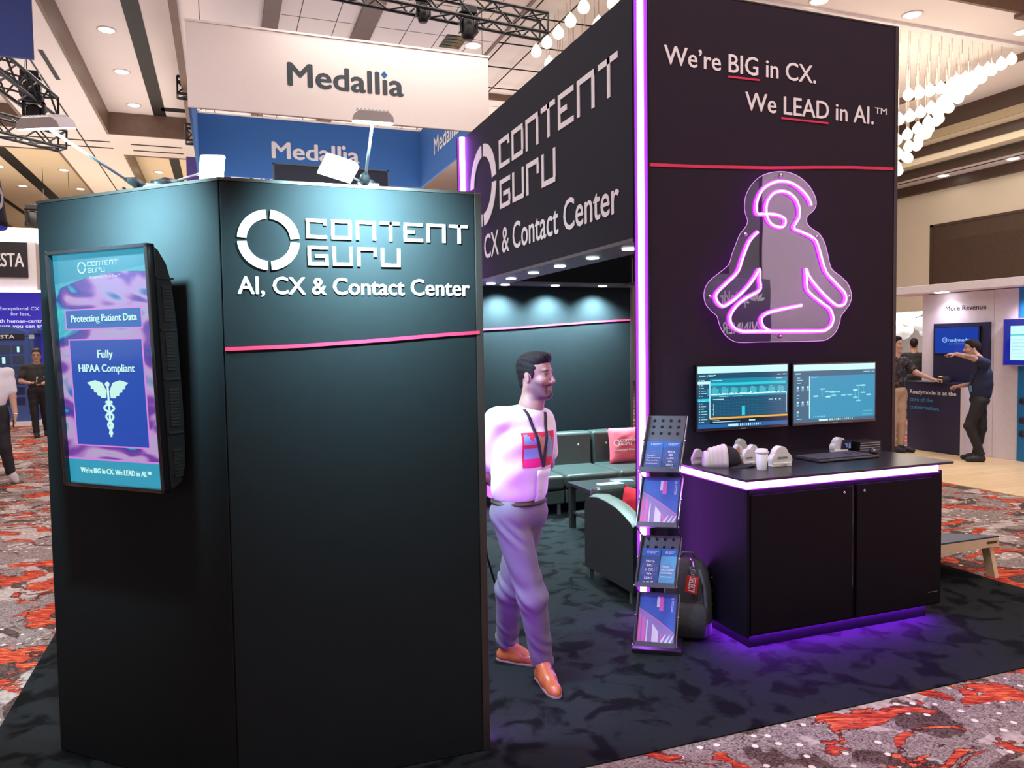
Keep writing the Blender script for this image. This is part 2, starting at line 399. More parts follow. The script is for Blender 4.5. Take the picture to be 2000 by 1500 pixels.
for i in range(3): dup(d0, (-1.9, 26.5+3.2*i, 8.05), label='small round downlight in the cream coffer above the angled partition', group='downlights in the middle cream coffer')
dup(d0, (4.6, 14.14, Z), label='bright round downlight beside the square ceiling hatch right of the white sign', group='ceiling lights right of the white sign')
hv = thing('ceiling_vent', 'open square ceiling hatch showing dark ducting above the white hanging sign', 'vent', (4.2, 14.1, Z))
b = B(); b.box(-.2, .2, -.3, .3, -.012, .0); b.build('opening', hv, M('dark_duct', (.03, .025, .012), .3, .6))
b = B()
for i in range(4): b.tube([(-.19, -.24+i*.14, -.014), (.0, -.3+i*.16, -.018), (.19, -.2+i*.14, -.014)], .012, 5)
b.build('duct_foil', hv, M('brass_foil', (.5, .4, .15), .25, .9))
hv2 = dup(hv, (1.55, 10.6, Z), label='open square ceiling hatch at the top edge left of the black truss')
# hanging globe chandelier
ch = thing('chandelier', 'long chandelier of glowing glass globes on thin rods behind the dark tower', 'chandelier', (10.1, 12.4, 7.6))
gl = E('globe_glow', (1.0, .90, .72), 1.5)
g0 = None; rods = B(); cnt = 0
X0, X1 = 5.6, 14.62
for k in range(12):
    y = 10.94+.25*k; c = 1.15+.47*min(k, 11-k)
    for i in range(35):
        x = X0+(X1-X0)*i/34+(.05 if k % 2 else 0); t = (x-10.1)/4.55; z = 7.28-c*max(0, 1-t*t)
        vis = (x > 11.75 and k <= 5) or (x < 6.45 and k % 2 == 0)
        rods.tube([(x, y, 7.62), (x, y, z+.1)], .004, 4)
        if vis and cnt < 100:
            cnt += 1
            if g0 is None:
                b = B(); b.lathe([(.012, .15), (.02, .13), (.05, .10), (.085, .055), (.1, 0), (.088, -.05), (.05, -.088), (.012, -.1)], n=14)
                g0 = b.build('globe', ch, gl); g0.location = (x-10.1, y-12.4, z-7.6)
            else:
                g = g0.copy(); COL.objects.link(g); g.parent = ch; g.location = (x-10.1, y-12.4, z-7.6)
ro = rods.build('suspension_rod', ch, M('brass_rod', (.55, .45, .32), .3, .8), world=True); ro['kind'] = 'stuff'
lamp('chandelier_light', 'POINT', (12.6, 12.4, 5.0), (12.6, 12.4, 0), 330, (1, .88, .72), .8)

# trusses
truss('lighting_truss', 'black box truss at upper left, running under the blue hanging banner', (-3.3, 12.6, 6.15), (-2.68, 15.3, 6.0), .34)
truss('lighting_truss', 'black box truss crossing behind the left arm lamp', (-4.9, 16.0, 6.1), (-2.82, 17.4, 5.95), .34)
truss('lighting_truss', 'long black box truss at the top edge above the white hanging sign', (1.2, 11.2, 6.95), (4.86, 11.35, 6.8), .3)
truss('lighting_truss', 'short black truss end peeking out at the left edge of the white sign', (-.75, 18.4, 7.53-.02), (1.4, 18.5, 7.5-.02), .36)
truss('lighting_truss', 'black truss end lower down beside the left edge of the blue sign', (-.62, 18.5, 6.55), (1.4, 18.6, 6.55), .34)
truss('lighting_truss', 'small distant black truss above the left end of the angled partition', (-6.0, 30, 6.3), (-4.4, 30.6, 6.1), .4, top=8.05)
def mover(loc, lab, s=1):
    t = thing('stage_light', lab, 'stage light', loc)
    b = B(); b.box(-.14*s, .14*s, -.1*s, .1*s, -.12*s, 0); b.build('clamp_base', t, black_metal, bevel=.02)
    b = B(); b.box(-.16*s, -.12*s, -.06*s, .06*s, -.42*s, -.1*s); b.box(.12*s, .16*s, -.06*s, .06*s, -.42*s, -.1*s); b.box(-.16*s, .16*s, -.06*s, .06*s, -.13*s, -.1*s); b.build('yoke', t, black_metal)
    b = B(); b.lathe([(.05*s, -.15*s), (.11*s, -.2*s), (.12*s, -.45*s), (.09*s, -.52*s)], n=16); b.build('lamp_head', t, black_metal)
mover((-2.75, 14.6, 5.98), 'black stage light hanging from the truss at upper left')
mover((-2.9, 15.2, 6.55), 'black stage light standing above the end of the upper left truss')
mover((-5.8, 29.9, 6.75), 'small distant black stage light above the angled partition', 1.4)
mover((3.6, 11.3, 6.9), 'black stage light on the long truss above the white sign, nearer its end', .9)
mover((2.9, 11.27, 6.95), 'black stage light on the long truss at the top edge, farther from its end', .7)
# ------------------------------------------------------------------ front partition with angled wing
blackp = M('black_plastic', (.008, .008, .010), .35)
pt = thing('exhibit_partition', 'dark partition with an angled wing and white letters lit by arm lamps', 'partition', (.5, 3.25, 0))
b = B(); b.box(0.006, 1.036, 3.207, 3.287, .007, 2.47); b.build('front_panel', pt, fab, bevel=.004, world=True)
Rw = Matrix.Rotation(math.atan2(-.7385, .754), 3, 'Z'); WO = Vector((-.75, 3.9455, 0)); WRZ = math.atan2(-.7385, .754)
def wing(v): return WO + Rw @ Vector(v)
b = B(); b.box(0, 1.05, 0, .08, .007, 2.47); b.v = [wing(v) for v in b.v]; b.build('wing_panel', pt, fab, bevel=.004, world=True)
b = B(); b.box(1.036, 1.0685, 3.203, 3.292, .007, 2.478); b.build('edge_post', pt, alu, bevel=.003, world=True)
b = B(); b.box(0, 1.036, 3.204, 3.29, 2.47, 2.482); n0 = len(b.v); b.box(0, 1.056, -.003, .083, 2.47, 2.482); b.v[n0:] = [wing(v) for v in b.v[n0:]]; b.build('top_rail', pt, alu, world=True)
b = B(); ring4(b, .182, 2.246, .083, .118, 3.198, 3.206, gap=.075)
strokes(b, 'COnTEnT', .326, 2.258, .676, .078, .0125, 3.198, 3.206); strokes(b, 'GUrU', .330, 2.151, .376, .077, .0125, 3.198, 3.206)
b.build('logo', pt, white, world=True)
b = B(); text(b, 'AI, CX & Contact Center', .062, 2.035, .945, .066, 3.204, bold=.022); b.build('lettering', pt, white, world=True)
def stripe(b, pts, th, y0, y1):
    for p, q in zip(pts, pts[1:]): b.prism([(p[0], p[1]-th/2), (q[0], q[1]-th/2), (q[0], q[1]+th/2), (p[0], p[1]+th/2)], y0, y1)
b = B(); stripe(b, [(.008, 1.819), (.161, 1.823), (.3, 1.828), (.441, 1.836), (.6, 1.846), (.74, 1.856), (.9, 1.868), (1.05, 1.876)], .0145, 3.2, 3.206); b.build('red_stripe', pt, redtape, world=True)

# portrait television on the wing
tv = thing('wall_television', 'tall portrait screen about patient data on the angled wing of the partition', 'television', tuple(WO), WRZ)
tx0, tx1, tz0, tz1 = .296, .866, 1.263, 2.223
def lean(b):
    b.v = [(v[0], v[1]-.04*((v[2]-tz0)/(tz1-tz0)), v[2]) for v in map(tuple, b.v)]; return b
b = B(); t = .016; y0, y1 = -.142, -.105
b.box(tx0, tx1, y0, y1, tz0, tz0+t); b.box(tx0, tx1, y0, y1, tz1-t, tz1); b.box(tx0, tx0+t, y0, y1, tz0, tz1); b.box(tx1-t, tx1, y0, y1, tz0, tz1)
b.box(tx0, tx1, -.118, -.104, tz0, tz1)
lean(b).build('bezel', tv, M('gloss_black', (.006, .006, .008), .12, coat=.6), bevel=.003)
b = B(); prof = [(-.108, tz0+.005), (-.108, tz1-.005), (-.085, tz1-.02), (-.05, tz1-.07), (-.03, tz1-.14), (-.018, tz1-.3), (-.014, tz0+.3), (-.022, tz0+.1), (-.05, tz0+.03)]
b.prism(prof, tx0+.01, tx1-.004, ax='x'); lean(b).build('back_housing', tv, blackp, bevel=.004)
b = B()
for z0, n in ((1.32, 9), (1.52, 12), (1.74, 12), (1.93, 11)):
    for i in range(n): b.box(tx1-.006, tx1, -.082, -.04, z0+i*.0125, z0+i*.0125+.006)
    b.box(tx1-.006, tx1-.003, -.082, -.04, z0, z0+n*.0125); lean(b).build('side_vent', tv, M('vent_black', (.004, .004, .004), .6)); b = B()
for z in (1.50, 1.71, 1.9, 2.1): b.box(tx1-.006, tx1+.002, -.1, -.025, z-.008, z)
lean(b).build('housing_rib', tv, MATS['vent_black'])
b = B(); b.box(.42, .74, -.03, .0, 1.5, 2.0); b.build('wall_bracket', tv, black_metal)
def swirl_mat():
    m = bpy.data.materials.new('screen_swirl'); m.use_nodes = True; nt = m.node_tree; L = nt.links.new; N = nt.nodes.new
    b = nt.nodes['Principled BSDF']; b.inputs['Base Color'].default_value = (.01, .01, .02, 1); b.inputs['Roughness'].default_value = .08
    tc = N('ShaderNodeTexCoord'); mp = N('ShaderNodeMapping'); mp.inputs['Rotation'].default_value = (0, -.55, 0); mp.inputs['Scale'].default_value = (1.2, 1, 2.6)
    L(tc.outputs['Object'], mp.inputs[0]); n = N('ShaderNodeTexNoise'); n.inputs['Scale'].default_value = 2.1; n.inputs['Detail'].default_value = 1.5; n.inputs['Distortion'].default_value = 1.6; L(mp.outputs[0], n.inputs['Vector'])
    r = N('ShaderNodeValToRGB'); e = r.color_ramp.elements
    st = [(.25, srgb(20, 60, 150)), (.36, srgb(70, 195, 205)), (.42, srgb(40, 60, 150)), (.49, srgb(120, 60, 160)), (.55, srgb(190, 150, 205)), (.63, srgb(175, 165, 200)), (.7, srgb(50, 110, 180)), (.8, srgb(90, 60, 150))]
    while len(e) < len(st): e.new(.5)
    for q, (p, c) in zip(e, st): q.position = p; q.color = (*c, 1)
    L(n.outputs['Fac'], r.inputs[0]); L(r.outputs[0], b.inputs['Emission Color']); b.inputs['Emission Strength'].default_value = .8
    return m
def EM(name, rgb, es=1.0, rough=.08):
    return M(name, (.01, .01, .012), rough, emit=srgb(*rgb), es=es)
sx0, sx1, sz0, sz1 = tx0+t, tx1-t, tz0+t, tz1-t
fa = lambda a: sx0+(sx1-sx0)*a
fb_ = lambda q: sz1-(sz1-sz0)*q
b = B(); ys = -.1195; rect(b, sx0, sz0, sx1, sz1, ys, 0)
k = 16; top = [(fa(i/k), fb_(.15-.055*i/k-.03*math.sin(PI*i/k))) for i in range(k+1)]
b.plate([(fa(0), fb_(0)), (fa(1), fb_(0))]+top[::-1], ys-.0005, 1)
k2 = [(fa(i/k), fb_(.125-.06*i/k)) for i in range(k+1)]
b.plate([(fa(0), fb_(0)), (fa(1), fb_(0))]+k2[::-1], ys-.0007, 2)
rect(b, fa(0), fb_(1), fa(1), fb_(.897), ys-.0006, 2); rect(b, fa(0), fb_(.897), fa(1), fb_(.889), ys-.0006, 5)
rect(b, fa(.085), fb_(.325), fa(.895), fb_(.235), ys-.0006, 5); rect(b, fa(.097), fb_(.319), fa(.883), fb_(.241), ys-.0009, 3)
rect(b, fa(.1), fb_(.835), fa(.885), fb_(.365), ys-.0006, 5); rect(b, fa(.115), fb_(.829), fa(.87), fb_(.371), ys-.0009, 4)
lean(b).build('screen', tv, [swirl_mat(), EM('scr_teal_light', (66, 160, 178)), EM('scr_teal', (38, 140, 168)), EM('scr_blue', (30, 90, 165)), EM('scr_deep', (26, 66, 160)), EM('scr_pink', (190, 120, 205))])
b = B(); yt = ys-.0014
text(b, 'Protecting Patient Data', fa(.5), fb_(.291), .37, .027, yt, 0, .02, 'c'); text(b, 'Fully', fa(.49), fb_(.447), .085, .030, yt, 0, .02, 'c'); text(b, 'HIPAA Compliant', fa(.49), fb_(.508), .315, .030, yt, 0, .02, 'c')
text(b, 'We\u2019re BIG in CX. We LEAD in AI.\u2122', fa(.5), fb_(.955), .40, .021, yt, 0, .008, 'c')
ring4(b, fa(.31), fb_(.06), .018, .024, yt-.0005, yt, gap=.1); strokes(b, 'COnTEnT', fa(.375), fb_(.056), .17, .018, .0028, yt-.0005, yt); strokes(b, 'GUrU', fa(.375), fb_(.084), .095, .018, .0028, yt-.0005, yt)
text(b, 'Engagement Made Easy\u2122', fa(.39), fb_(.108), .17, .010, yt, 0, .0, 'l')
lean(b).build('screen_text', tv, EM('scr_mint', (190, 232, 222), .95))
# winged staff emblem with two snakes
b = B(); cx = fa(.49); ct = fb_(.555); cbm = fb_(.79); H_ = ct-cbm
b.tube([(cx, yt, ct), (cx, yt, cbm)], .0042, 8); b.ball((cx, yt, ct-.006), .010, 8)
for s in (-1, 1):
    wg = [(.008, -.022), (.03, .012), (.07, .022), (.117, .012), (.096, -.003), (.098, -.012), (.080, -.016), (.080, -.026), (.063, -.029), (.061, -.039), (.045, -.041), (.041, -.05), (.014, -.05)]
    b.prism([(cx+s*p[0], ct-.012+p[1]) for p in wg], yt-.0008, yt)
    pts = []
    for i in range(40):
        u = i/39; pts.append((cx+s*math.sin(u*PI*3.5)*(.026*(1-u)+.006), yt-.0005, ct-.085-u*(H_-.095)))
    b.tube(pts, .0042, 6); b.ball((cx+s*.012, yt, ct-.078), (.009, .003, .006), 6)
lean(b).build('emblem', tv, MATS['scr_mint'])

# arm lamps on the partition top: two swing out over the lit faces, two hang back over the lounge
def arm_lamp(lab, base, head, aim, lit_to, power, s=1.0, w=.15, col=(.50, .96, 1.0)):
    t = thing('arm_floodlight', lab, 'floodlight', base)
    bz = Vector(base); hd = Vector(head); d = (hd-bz).normalized()
    b = B(); b.box(base[0]-.03, base[0]+.03, base[1]-.03, base[1]+.03, base[2]-.002, base[2]+.016); b.build('clamp', t, alu, bevel=.004, world=True)
    b = B(); b.tube([bz+Vector((0, 0, .012)), bz+d*.06+Vector((0, 0, .012)), bz+d*.12], [.022, .02, .009], 10); b.build('transformer_shell', t, blackp, world=True)
    b = B(); b.tube([bz+d*.09, hd], .0055, 8); b.build('arm', t, M('steel_arm', (.35, .36, .38), .3, .9), world=True)
    n = Vector(aim).normalized(); side = n.cross(d).normalized(); fw = side.cross(n).normalized()
    fr = Matrix((side, fw, -n)).transposed()
    def put(b_): b_.v = [hd + fr @ Vector(v) for v in b_.v]; return b_
    b = B(); b.prism([(-w/2, 0), (w/2, 0), (w/2*.92, .022), (w/2*.7, .036), (-w/2*.7, .036), (-w/2*.92, .022)], -.045*s, .055*s, ax='y')
    for i in range(9): b.box(-w*.36+i*w*.09, -w*.36+i*w*.09+.005, -.03, .04, .034, .042)
    put(b).build('lamp_housing', t, M('clear_housing', (.72, .74, .74), .25, coat=.5), bevel=.006, world=True)
    b = B(); b.box(-w/2*.94, w/2*.94, -.042*s, .052*s, -.004, .0); put(b).build('lens', t, lampw, world=True)
    lamp('flood_beam', 'AREA', hd+n*.012, hd+n*.012+(Vector(lit_to)-hd).normalized(), power, col, .13, .08, blend=1.7)
    return t
wm = wing((.60, .04, 2.482))
arm_lamp('arm lamp reaching far out to the left of the angled wing, near the black truss', tuple(wm+Vector((.0, 0, 0))), (-.53, 3.02, 2.572), (.12, .25, -1), (-.33, 3.54, 2.25), 62, w=.15)
arm_lamp('arm lamp with a glaring face over the wing corner, below the blue sign edge', tuple(wm+Vector((.05, -.05, 0))), (-.02, 3.72, 2.62), (.35, -.75, -.62), (.9, 5.5, 0), 30, w=.13)
arm_lamp('arm lamp raised high in front of the white hanging sign', (.57, 3.247, 2.482), (.52, 2.76, 2.612), (0, .22, -1), (.56, 3.21, 2.30), 62, w=.145)
arm_lamp('brightest arm lamp glaring just above the partition letters', (.60, 3.25, 2.482), (.522, 3.62, 2.635), (.05, -.62, -.7), (1.45, 4.1, 1.2), 26, w=.17)

# ------------------------------------------------------------------ tower, header sign, lounge shell
tw = thing('exhibit_tower', 'tall dark tower panel with white slogan and thin red line behind the counter', 'tower', (3.7, 4.55, 0))
b = B(); b.box(2.64, 4.79, 4.505, 4.60, .007, 4.155); b.build('front_panel', tw, towerfab, bevel=.003, world=True)
b = B(); b.box(4.79, 4.822, 4.50, 4.605, .007, 4.165); b.box(2.64, 4.79, 4.502, 4.603, 4.155, 4.165); b.build('edge_frame', tw, alu, world=True)
b = B(); text(b, 'We\u2019re BIG in CX.', 2.79, 3.665, 1.254, .121, 4.502, bold=.016); b.build('slogan_line', tw, M('slogan_white', (.92, .86, .87), .6), world=True); b = B(); text(b, 'We LEAD in AI.', 3.437, 3.423, 1.147, .123, 4.502, bold=.016)
text(b, 'TM', 4.597, 3.503, .112, .045, 4.502, bold=.004); b.build('slogan_line', tw, MATS['slogan_white'], world=True)
b = B(); stripe(b, [(3.292, 3.634), (3.555, 3.637)], .013, 4.499, 4.505); b.build('underline', tw, redtape, world=True); b = B(); stripe(b, [(3.74, 3.394), (4.16, 3.394)], .013, 4.499, 4.505); b.build('underline', tw, redtape, world=True)
b = B(); stripe(b, [(2.674, 2.997), (3.1, 3.012), (3.63, 3.04), (4.082, 3.073), (4.4, 3.094), (4.781, 3.108)], .021, 4.499, 4.505); b.build('red_stripe', tw, redtape, world=True)

hd = thing('header_sign', 'long dark header sign with a big white logo along the left side of the tower', 'sign', (2.61, 8.41, 0), -PI/2)
b = B(); b.box(.012, 3.80, 0, .09, 2.53, 4.16); b.build('sign_panel', hd, M('header_fabric', (.015, .017, .030), .75, spec=.25), bevel=.003)
b = B(); b.box(.365, 3.80, -.004, .36, 2.505, 2.53); b.build('soffit', hd, M('soffit_grey', (.10, .10, .115), .45))
b = B(); k = 3.62; cz = 3.5; ring4(b, .646, cz, .298, .424, -.006, 0, gap=.075)
strokes(b, 'COnTEnT', 1.167, 3.555, 2.44, .279, .045, -.006, 0); strokes(b, 'GUrU', 1.172, 3.164, 1.36, .279, .045, -.006, 0)
b.build('logo', hd, M('header_white', (.90, .88, .92), .6))
b = B(); text(b, 'AI, CX & Contact Center', .19, 2.735, 3.42, .24, -.003, bold=.02); b.build('lettering', hd, MATS['header_white'])
hl = None
for i, Y in enumerate((8.015, 7.38, 6.774, 6.165, 5.533, 4.948)):
    b = B(); b.lathe([(.045, 2.505), (.045, 2.499), (.033, 2.498), (.033, 2.506)], (8.41-Y, .155, 0), 16); o = b.build('downlight', hd, alu)
    b = B(); b.lathe([(.05, 2.504), (.05, 2.4955)], (8.41-Y, .155, 0), 16); b.build('lens', o, E('spot_white', (.85, 1, 1), 8))
    lamp('header_spot', 'SPOT', (2.765, Y, 2.48), (2.95, Y, 0), 90, (.62, .95, .95), .04, spot=1.6, blend=.8)
bd = thing('lounge_backdrop', 'dark lounge back wall with a pink stripe lit by small spots', 'backdrop', (3.7, 8.45, 0))
b = B(); b.box(2.705, 4.705, 8.405, 8.48, .007, 4.16); b.build('wall_panel', bd, fab, world=True)
b = B(); b.box(2.606, 4.445, 8.05, 8.40, 2.505, 2.53); b.build('soffit', bd, MATS['soffit_grey'], world=True)
b = B(); stripe(b, [(2.72, 2.004), (3.2, 2.025), (3.8, 2.065), (4.3, 2.095), (4.705, 2.114)], .02, 8.394, 8.4); b.build('pink_stripe', bd, redtape, world=True)
b = B(); b.box(4.705, 4.735, 8.395, 8.485, .007, 4.16); b.build('edge_post', bd, alu, world=True)
for x in (2.983, 3.595, 4.202):
    b = B(); b.lathe([(.045, 2.505), (.045, 2.499), (.033, 2.498), (.033, 2.506)], (x, 8.15, 0), 16); o = b.build('downlight', bd, alu, world=True)
    b = B(); b.lathe([(.05, 2.504), (.05, 2.4955)], (x, 8.15, 0), 16); b.build('lens', o, MATS['spot_white'], world=True)
    lamp('backdrop_spot', 'SPOT', (x, 8.2, 2.485), (x, 8.42, 0), 420, (.55, .95, 1.0), .04, spot=2.3, blend=.9)
rh = thing('rear_header', 'dark header beam closing the far right side of the lounge', 'header', (4.8, 6.5, 0))
b = B(); b.box(4.74, 4.82, 4.605, 8.39, 2.53, 4.16); b.build('beam_panel', rh, MATS['tower_fabric'], world=True)
b = B(); b.box(4.45, 4.82, 4.605, 8.39, 2.505, 2.53); b.build('soffit', rh, MATS['soffit_grey'], world=True)
b = B(); b.lathe([(.045, 2.505), (.045, 2.499), (.033, 2.498), (.033, 2.506)], (4.478, 7.9, 0), 16); o = b.build('downlight', rh, alu, world=True)
b = B(); b.lathe([(.05, 2.504), (.05, 2.4955)], (4.478+.1, 7.9, 0), 16); b.build('lens', o, MATS['spot_white'], world=True)
def led_post(lab, x, y, z0, z1, r, rz):
    t = thing('light_strip', lab, 'light strip', (x, y, z0), rz)
    b = B(); b.box(-r*1.5, r*1.5, 0, r*1.2, 0, z1-z0); b.build('channel', t, black_metal)
    b = B(); b.box(-r*1.25, r*1.25, -r*.35, 0, 0, z1-z0); b.build('diffuser', t, ledp, bevel=r*.2)
    b = B(); b.tube([(0, -r*.5, 0), (0, -r*.5, z1-z0)], r*.6, 10); b.build('glowing_core', t, ledw)
    return t
led_post('tall glowing purple light strip up the left corner of the tower', 2.605, 4.488, .006, 4.17, .034, -.72)
led_post('far purple light strip at the back end of the header sign', 2.60, 8.425, .006, 4.16, .05, -.62)

pl_ = thing('light_strip', 'purple light strip on the inner side of the partition edge beside the man', 'light strip', (1.03, 3.30, .006), 2.5)
b = B(); b.box(-.03, .03, 0, .02, 0, 2.3); b.build('channel', pl_, black_metal)
b = B(); b.tube([(0, -.008, .01), (0, -.008, 2.29)], .012, 10); b.build('glowing_core', pl_, E('led_inner', (.50, .11, 1.0), 62.0))
# neon seated figure
OUT = [(3.683,3.006),(3.812,2.995),(3.921,2.94),(3.988,2.862),(4.006,2.795),(3.976,2.746),(3.928,2.71),(3.922,2.666),(3.953,2.629),(4.032,2.588),(4.076,2.536),(4.107,2.459),(4.145,2.343),(4.234,2.285),(4.304,2.227),(4.334,2.148),(4.318,2.088),(4.274,2.038),(4.236,1.998),(4.224,1.948),(4.186,1.879),(4.112,1.83),(4.025,1.819),(3.758,1.817),(3.522,1.818),(3.339,1.817),(3.26,1.844),(3.205,1.896),(3.177,1.952),(3.161,1.998),(3.117,2.031),(3.073,2.077),(3.057,2.136),(3.073,2.201),(3.128,2.257),(3.25,2.342),(3.283,2.417),(3.317,2.492),(3.35,2.559),(3.401,2.616),(3.413,2.654),(3.407,2.672),(3.39,2.718),(3.388,2.764),(3.401,2.83),(3.452,2.907),(3.543,2.973)]
NA = [(3.946,2.783),(3.921,2.83),(3.861,2.884),(3.777,2.926),(3.683,2.935),(3.601,2.916),(3.532,2.875),(3.486,2.807),(3.472,2.741),(3.481,2.704),(3.521,2.701),(3.59,2.704),(3.66,2.698),(3.713,2.676),(3.719,2.648),(3.69,2.618),(3.637,2.621),(3.59,2.643),(3.561,2.689),(3.555,2.745),(3.573,2.802),(3.625,2.852),(3.695,2.867),(3.765,2.85),(3.819,2.805),(3.843,2.739),(3.832,2.682),(3.79,2.618),(3.874,2.587),(3.947,2.561),(3.996,2.524),(4.027,2.447),(4.077,2.322),(4.159,2.245),(4.247,2.172),(4.267,2.127),(4.248,2.083),(4.198,2.072),(4.147,2.092),(4.06,2.155),(3.973,2.232),(3.924,2.29),(3.902,2.333),(3.906,2.26),(3.912,2.193),(3.961,2.144),(4.048,2.091),(4.123,2.043),(4.148,1.978),(4.13,1.929),(4.086,1.9),(4.024,1.89),(3.757,1.89),(3.522,1.891),(3.362,1.89)]
NB = [(3.487,2.578),(3.418,2.514),(3.362,2.401),(3.317,2.297),(3.227,2.221),(3.15,2.155),(3.144,2.109),(3.183,2.068),(3.227,2.073),(3.317,2.129),(3.407,2.205),(3.464,2.272),(3.501,2.321),(3.502,2.254),(3.502,2.178),(3.407,2.13),(3.328,2.083),(3.266,2.017),(3.258,1.961),(3.294,1.914),(3.362,1.89)]
NC = [(3.865,2.074),(3.697,2.046),(3.58,2.022),(3.522,1.989),(3.522,1.941),(3.557,1.908),(3.604,1.891)]
ST = [(3.688,2.978),(3.388,2.558),(4.005,2.561),(3.097,2.13),(4.305,2.138),(3.689,1.854)]
ne = thing('neon_sign', 'glowing purple neon figure seated cross-legged on a clear plate', 'neon sign', (3.7, 4.44, 1.8))
def smooth_loop(P, closed, n=4):
    P = [Vector((p[0], p[1], 0)) for p in P]; out = []; k = len(P)
    for i in range(k if closed else k-1):
        g = lambda j: P[j % k] if closed else P[max(0, min(k-1, j))]
        a, p, q, c = g(i-1), g(i), g(i+1), g(i+2)
        for s in range(n):
            t = s/n
            v = .5*((2*p)+(q-a)*t+(2*a-5*p+4*q-c)*t*t+(3*p-a-3*q+c)*t**3); out.append((v.x, v.y))
    if not closed: out.append((P[-1].x, P[-1].y))
    return out
def clear_mat():
    m = bpy.data.materials.new('clear_acrylic'); m.use_nodes = True; nt = m.node_tree; N = nt.nodes.new; L = nt.links.new
    for n in list(nt.nodes): nt.nodes.remove(n)
    o = N('ShaderNodeOutputMaterial'); mx = N('ShaderNodeMixShader'); tr = N('ShaderNodeBsdfTransparent'); gb = N('ShaderNodeBsdfGlossy'); fr = N('ShaderNodeFresnel')
    fr.inputs['IOR'].default_value = 2.1; gb.inputs['Roughness'].default_value = .01; tr.inputs['Color'].default_value = (.93, .9, .95, 1)
    tc = N('ShaderNodeTexCoord'); nz = N('ShaderNodeTexNoise'); nz.inputs['Scale'].default_value = 1.5; L(tc.outputs['Object'], nz.inputs['Vector'])
    bp = N('ShaderNodeBump'); bp.inputs['Strength'].default_value = .05; bp.inputs['Distance'].default_value = .02; L(nz.outputs['Fac'], bp.inputs['Height']); L(bp.outputs[0], gb.inputs['Normal'])
    ge = N('ShaderNodeNewGeometry'); iv = N('ShaderNodeMath'); iv.operation = 'SUBTRACT'; iv.inputs[0].default_value = 1.0; L(ge.outputs['Backfacing'], iv.inputs[1])
    ml = N('ShaderNodeMath'); ml.operation = 'MULTIPLY'; L(fr.outputs[0], ml.inputs[0]); L(iv.outputs[0], ml.inputs[1]); L(ml.outputs[0], mx.inputs[0]); L(tr.outputs[0], mx.inputs[1]); L(gb.outputs[0], mx.inputs[2]); L(mx.outputs[0], o.inputs[0])
    return m
clear = clear_mat()
out = smooth_loop(OUT, True, 3)
b = B(); b.prism(out, 4.445, 4.449); b.build('acrylic_plate', ne, clear, world=True)
b = B(); b.tube([(p[0], 4.447, p[1]) for p in out], .0022, 5, closed=True); b.build('plate_edge', ne, E('edge_glow', (.75, .25, .95), 1.1), world=True)
na, nb_, nc = smooth_loop(NA, False, 4), smooth_loop(NB, False, 4), smooth_loop(NC, False, 4)
b = B()
for l in (na, nb_, nc): b.tube([(p[0], 4.437, p[1]) for p in l], .0145, 8)
b.build('tube_body', ne, E('neon_side', (.50, .02, .80), 8.0), world=True)
b = B()
for l in (na, nb_, nc): b.tube([(p[0], 4.4335, p[1]) for p in l], .0110, 8)
b.build('glowing_tube', ne, E('neon_core', (.60, .16, 1.0), 9.0), world=True)
for p in ST:
    b = B(); b.cyl((p[0], 4.505, p[1]), (p[0], 4.436, p[1]), .0085, n=12); b.cyl((p[0], 4.44, p[1]), (p[0], 4.434, p[1]), .013, n=14); b.build('standoff', ne, M('steel', (.6, .58, .6), .25, 1.0), world=True)

# two monitors
def monitor(lab, x0, x1, z0, z1, cy):
    t = thing('wall_monitor', lab, 'monitor', ((x0+x1)/2, 4.44, z0))
    b = B(); bz = .012
    b.box(x0, x1, cy, cy+.035, z0, z1); b.build('housing', t, MATS['gloss_black'], bevel=.004, world=True)
    b = B(); b.box((x0+x1)/2-.12, (x0+x1)/2+.12, cy+.035, 4.505, z0+.1, z1-.1); b.build('wall_mount', t, black_metal, world=True)
    b = B(); b.box((x0+x1)/2-.022, (x0+x1)/2+.022, cy-.002, cy, z0+.006, z0+.012); b.build('maker_badge', t, M('badge_grey', (.4, .4, .42), .4), world=True)
    return t, (x0+bz, x1-bz, z0+.022, z1-bz)
t1, R1 = monitor('left wall monitor showing a teal call dashboard with an orange bar', 2.978, 3.748, 1.213, 1.668, 4.425)
t2, R2 = monitor('right wall monitor showing a teal flow chart canvas', 3.782, 4.552, 1.213, 1.662, 4.425)
SC = [EM('ui_pale', (190, 240, 242), 1.0), EM('ui_navy', (22, 74, 104)), EM('ui_teal', (20, 132, 160)), EM('ui_cyan', (40, 196, 210)), EM('ui_dark', (14, 28, 48)), EM('ui_orange', (226, 168, 60)), EM('ui_text', (170, 226, 236)), EM('ui_blue', (24, 92, 160)), EM('ui_graph', (66, 170, 186)), EM('ui_canvas', (26, 136, 172)), EM('ui_slate', (44, 92, 118)), EM('ui_node', (120, 205, 215))]
def ui(t, R, items, lines, tname='screen'):
    X = lambda a: R[0]+(R[1]-R[0])*a
    Zf = lambda q: R[3]-(R[3]-R[2])*q
    b = B()
    for (a0, q0, a1, q1, m, ly) in items: rect(b, X(a0), Zf(q1), X(a1), Zf(q0), 4.4245-.0004*ly, m)
    b.build('screen', t, SC, world=True)
    b = B()
    for l in lines:
        if l[0] == 't': text(b, l[1], X(l[2]), Zf(l[3]), None, l[4], 4.4215, 0, .01)
        else: rect(b, X(l[1]), Zf(l[4]), X(l[3]), Zf(l[2]), 4.4215, 0)
    b.build('screen_text', t, SC[6], world=True)
    return X, Zf
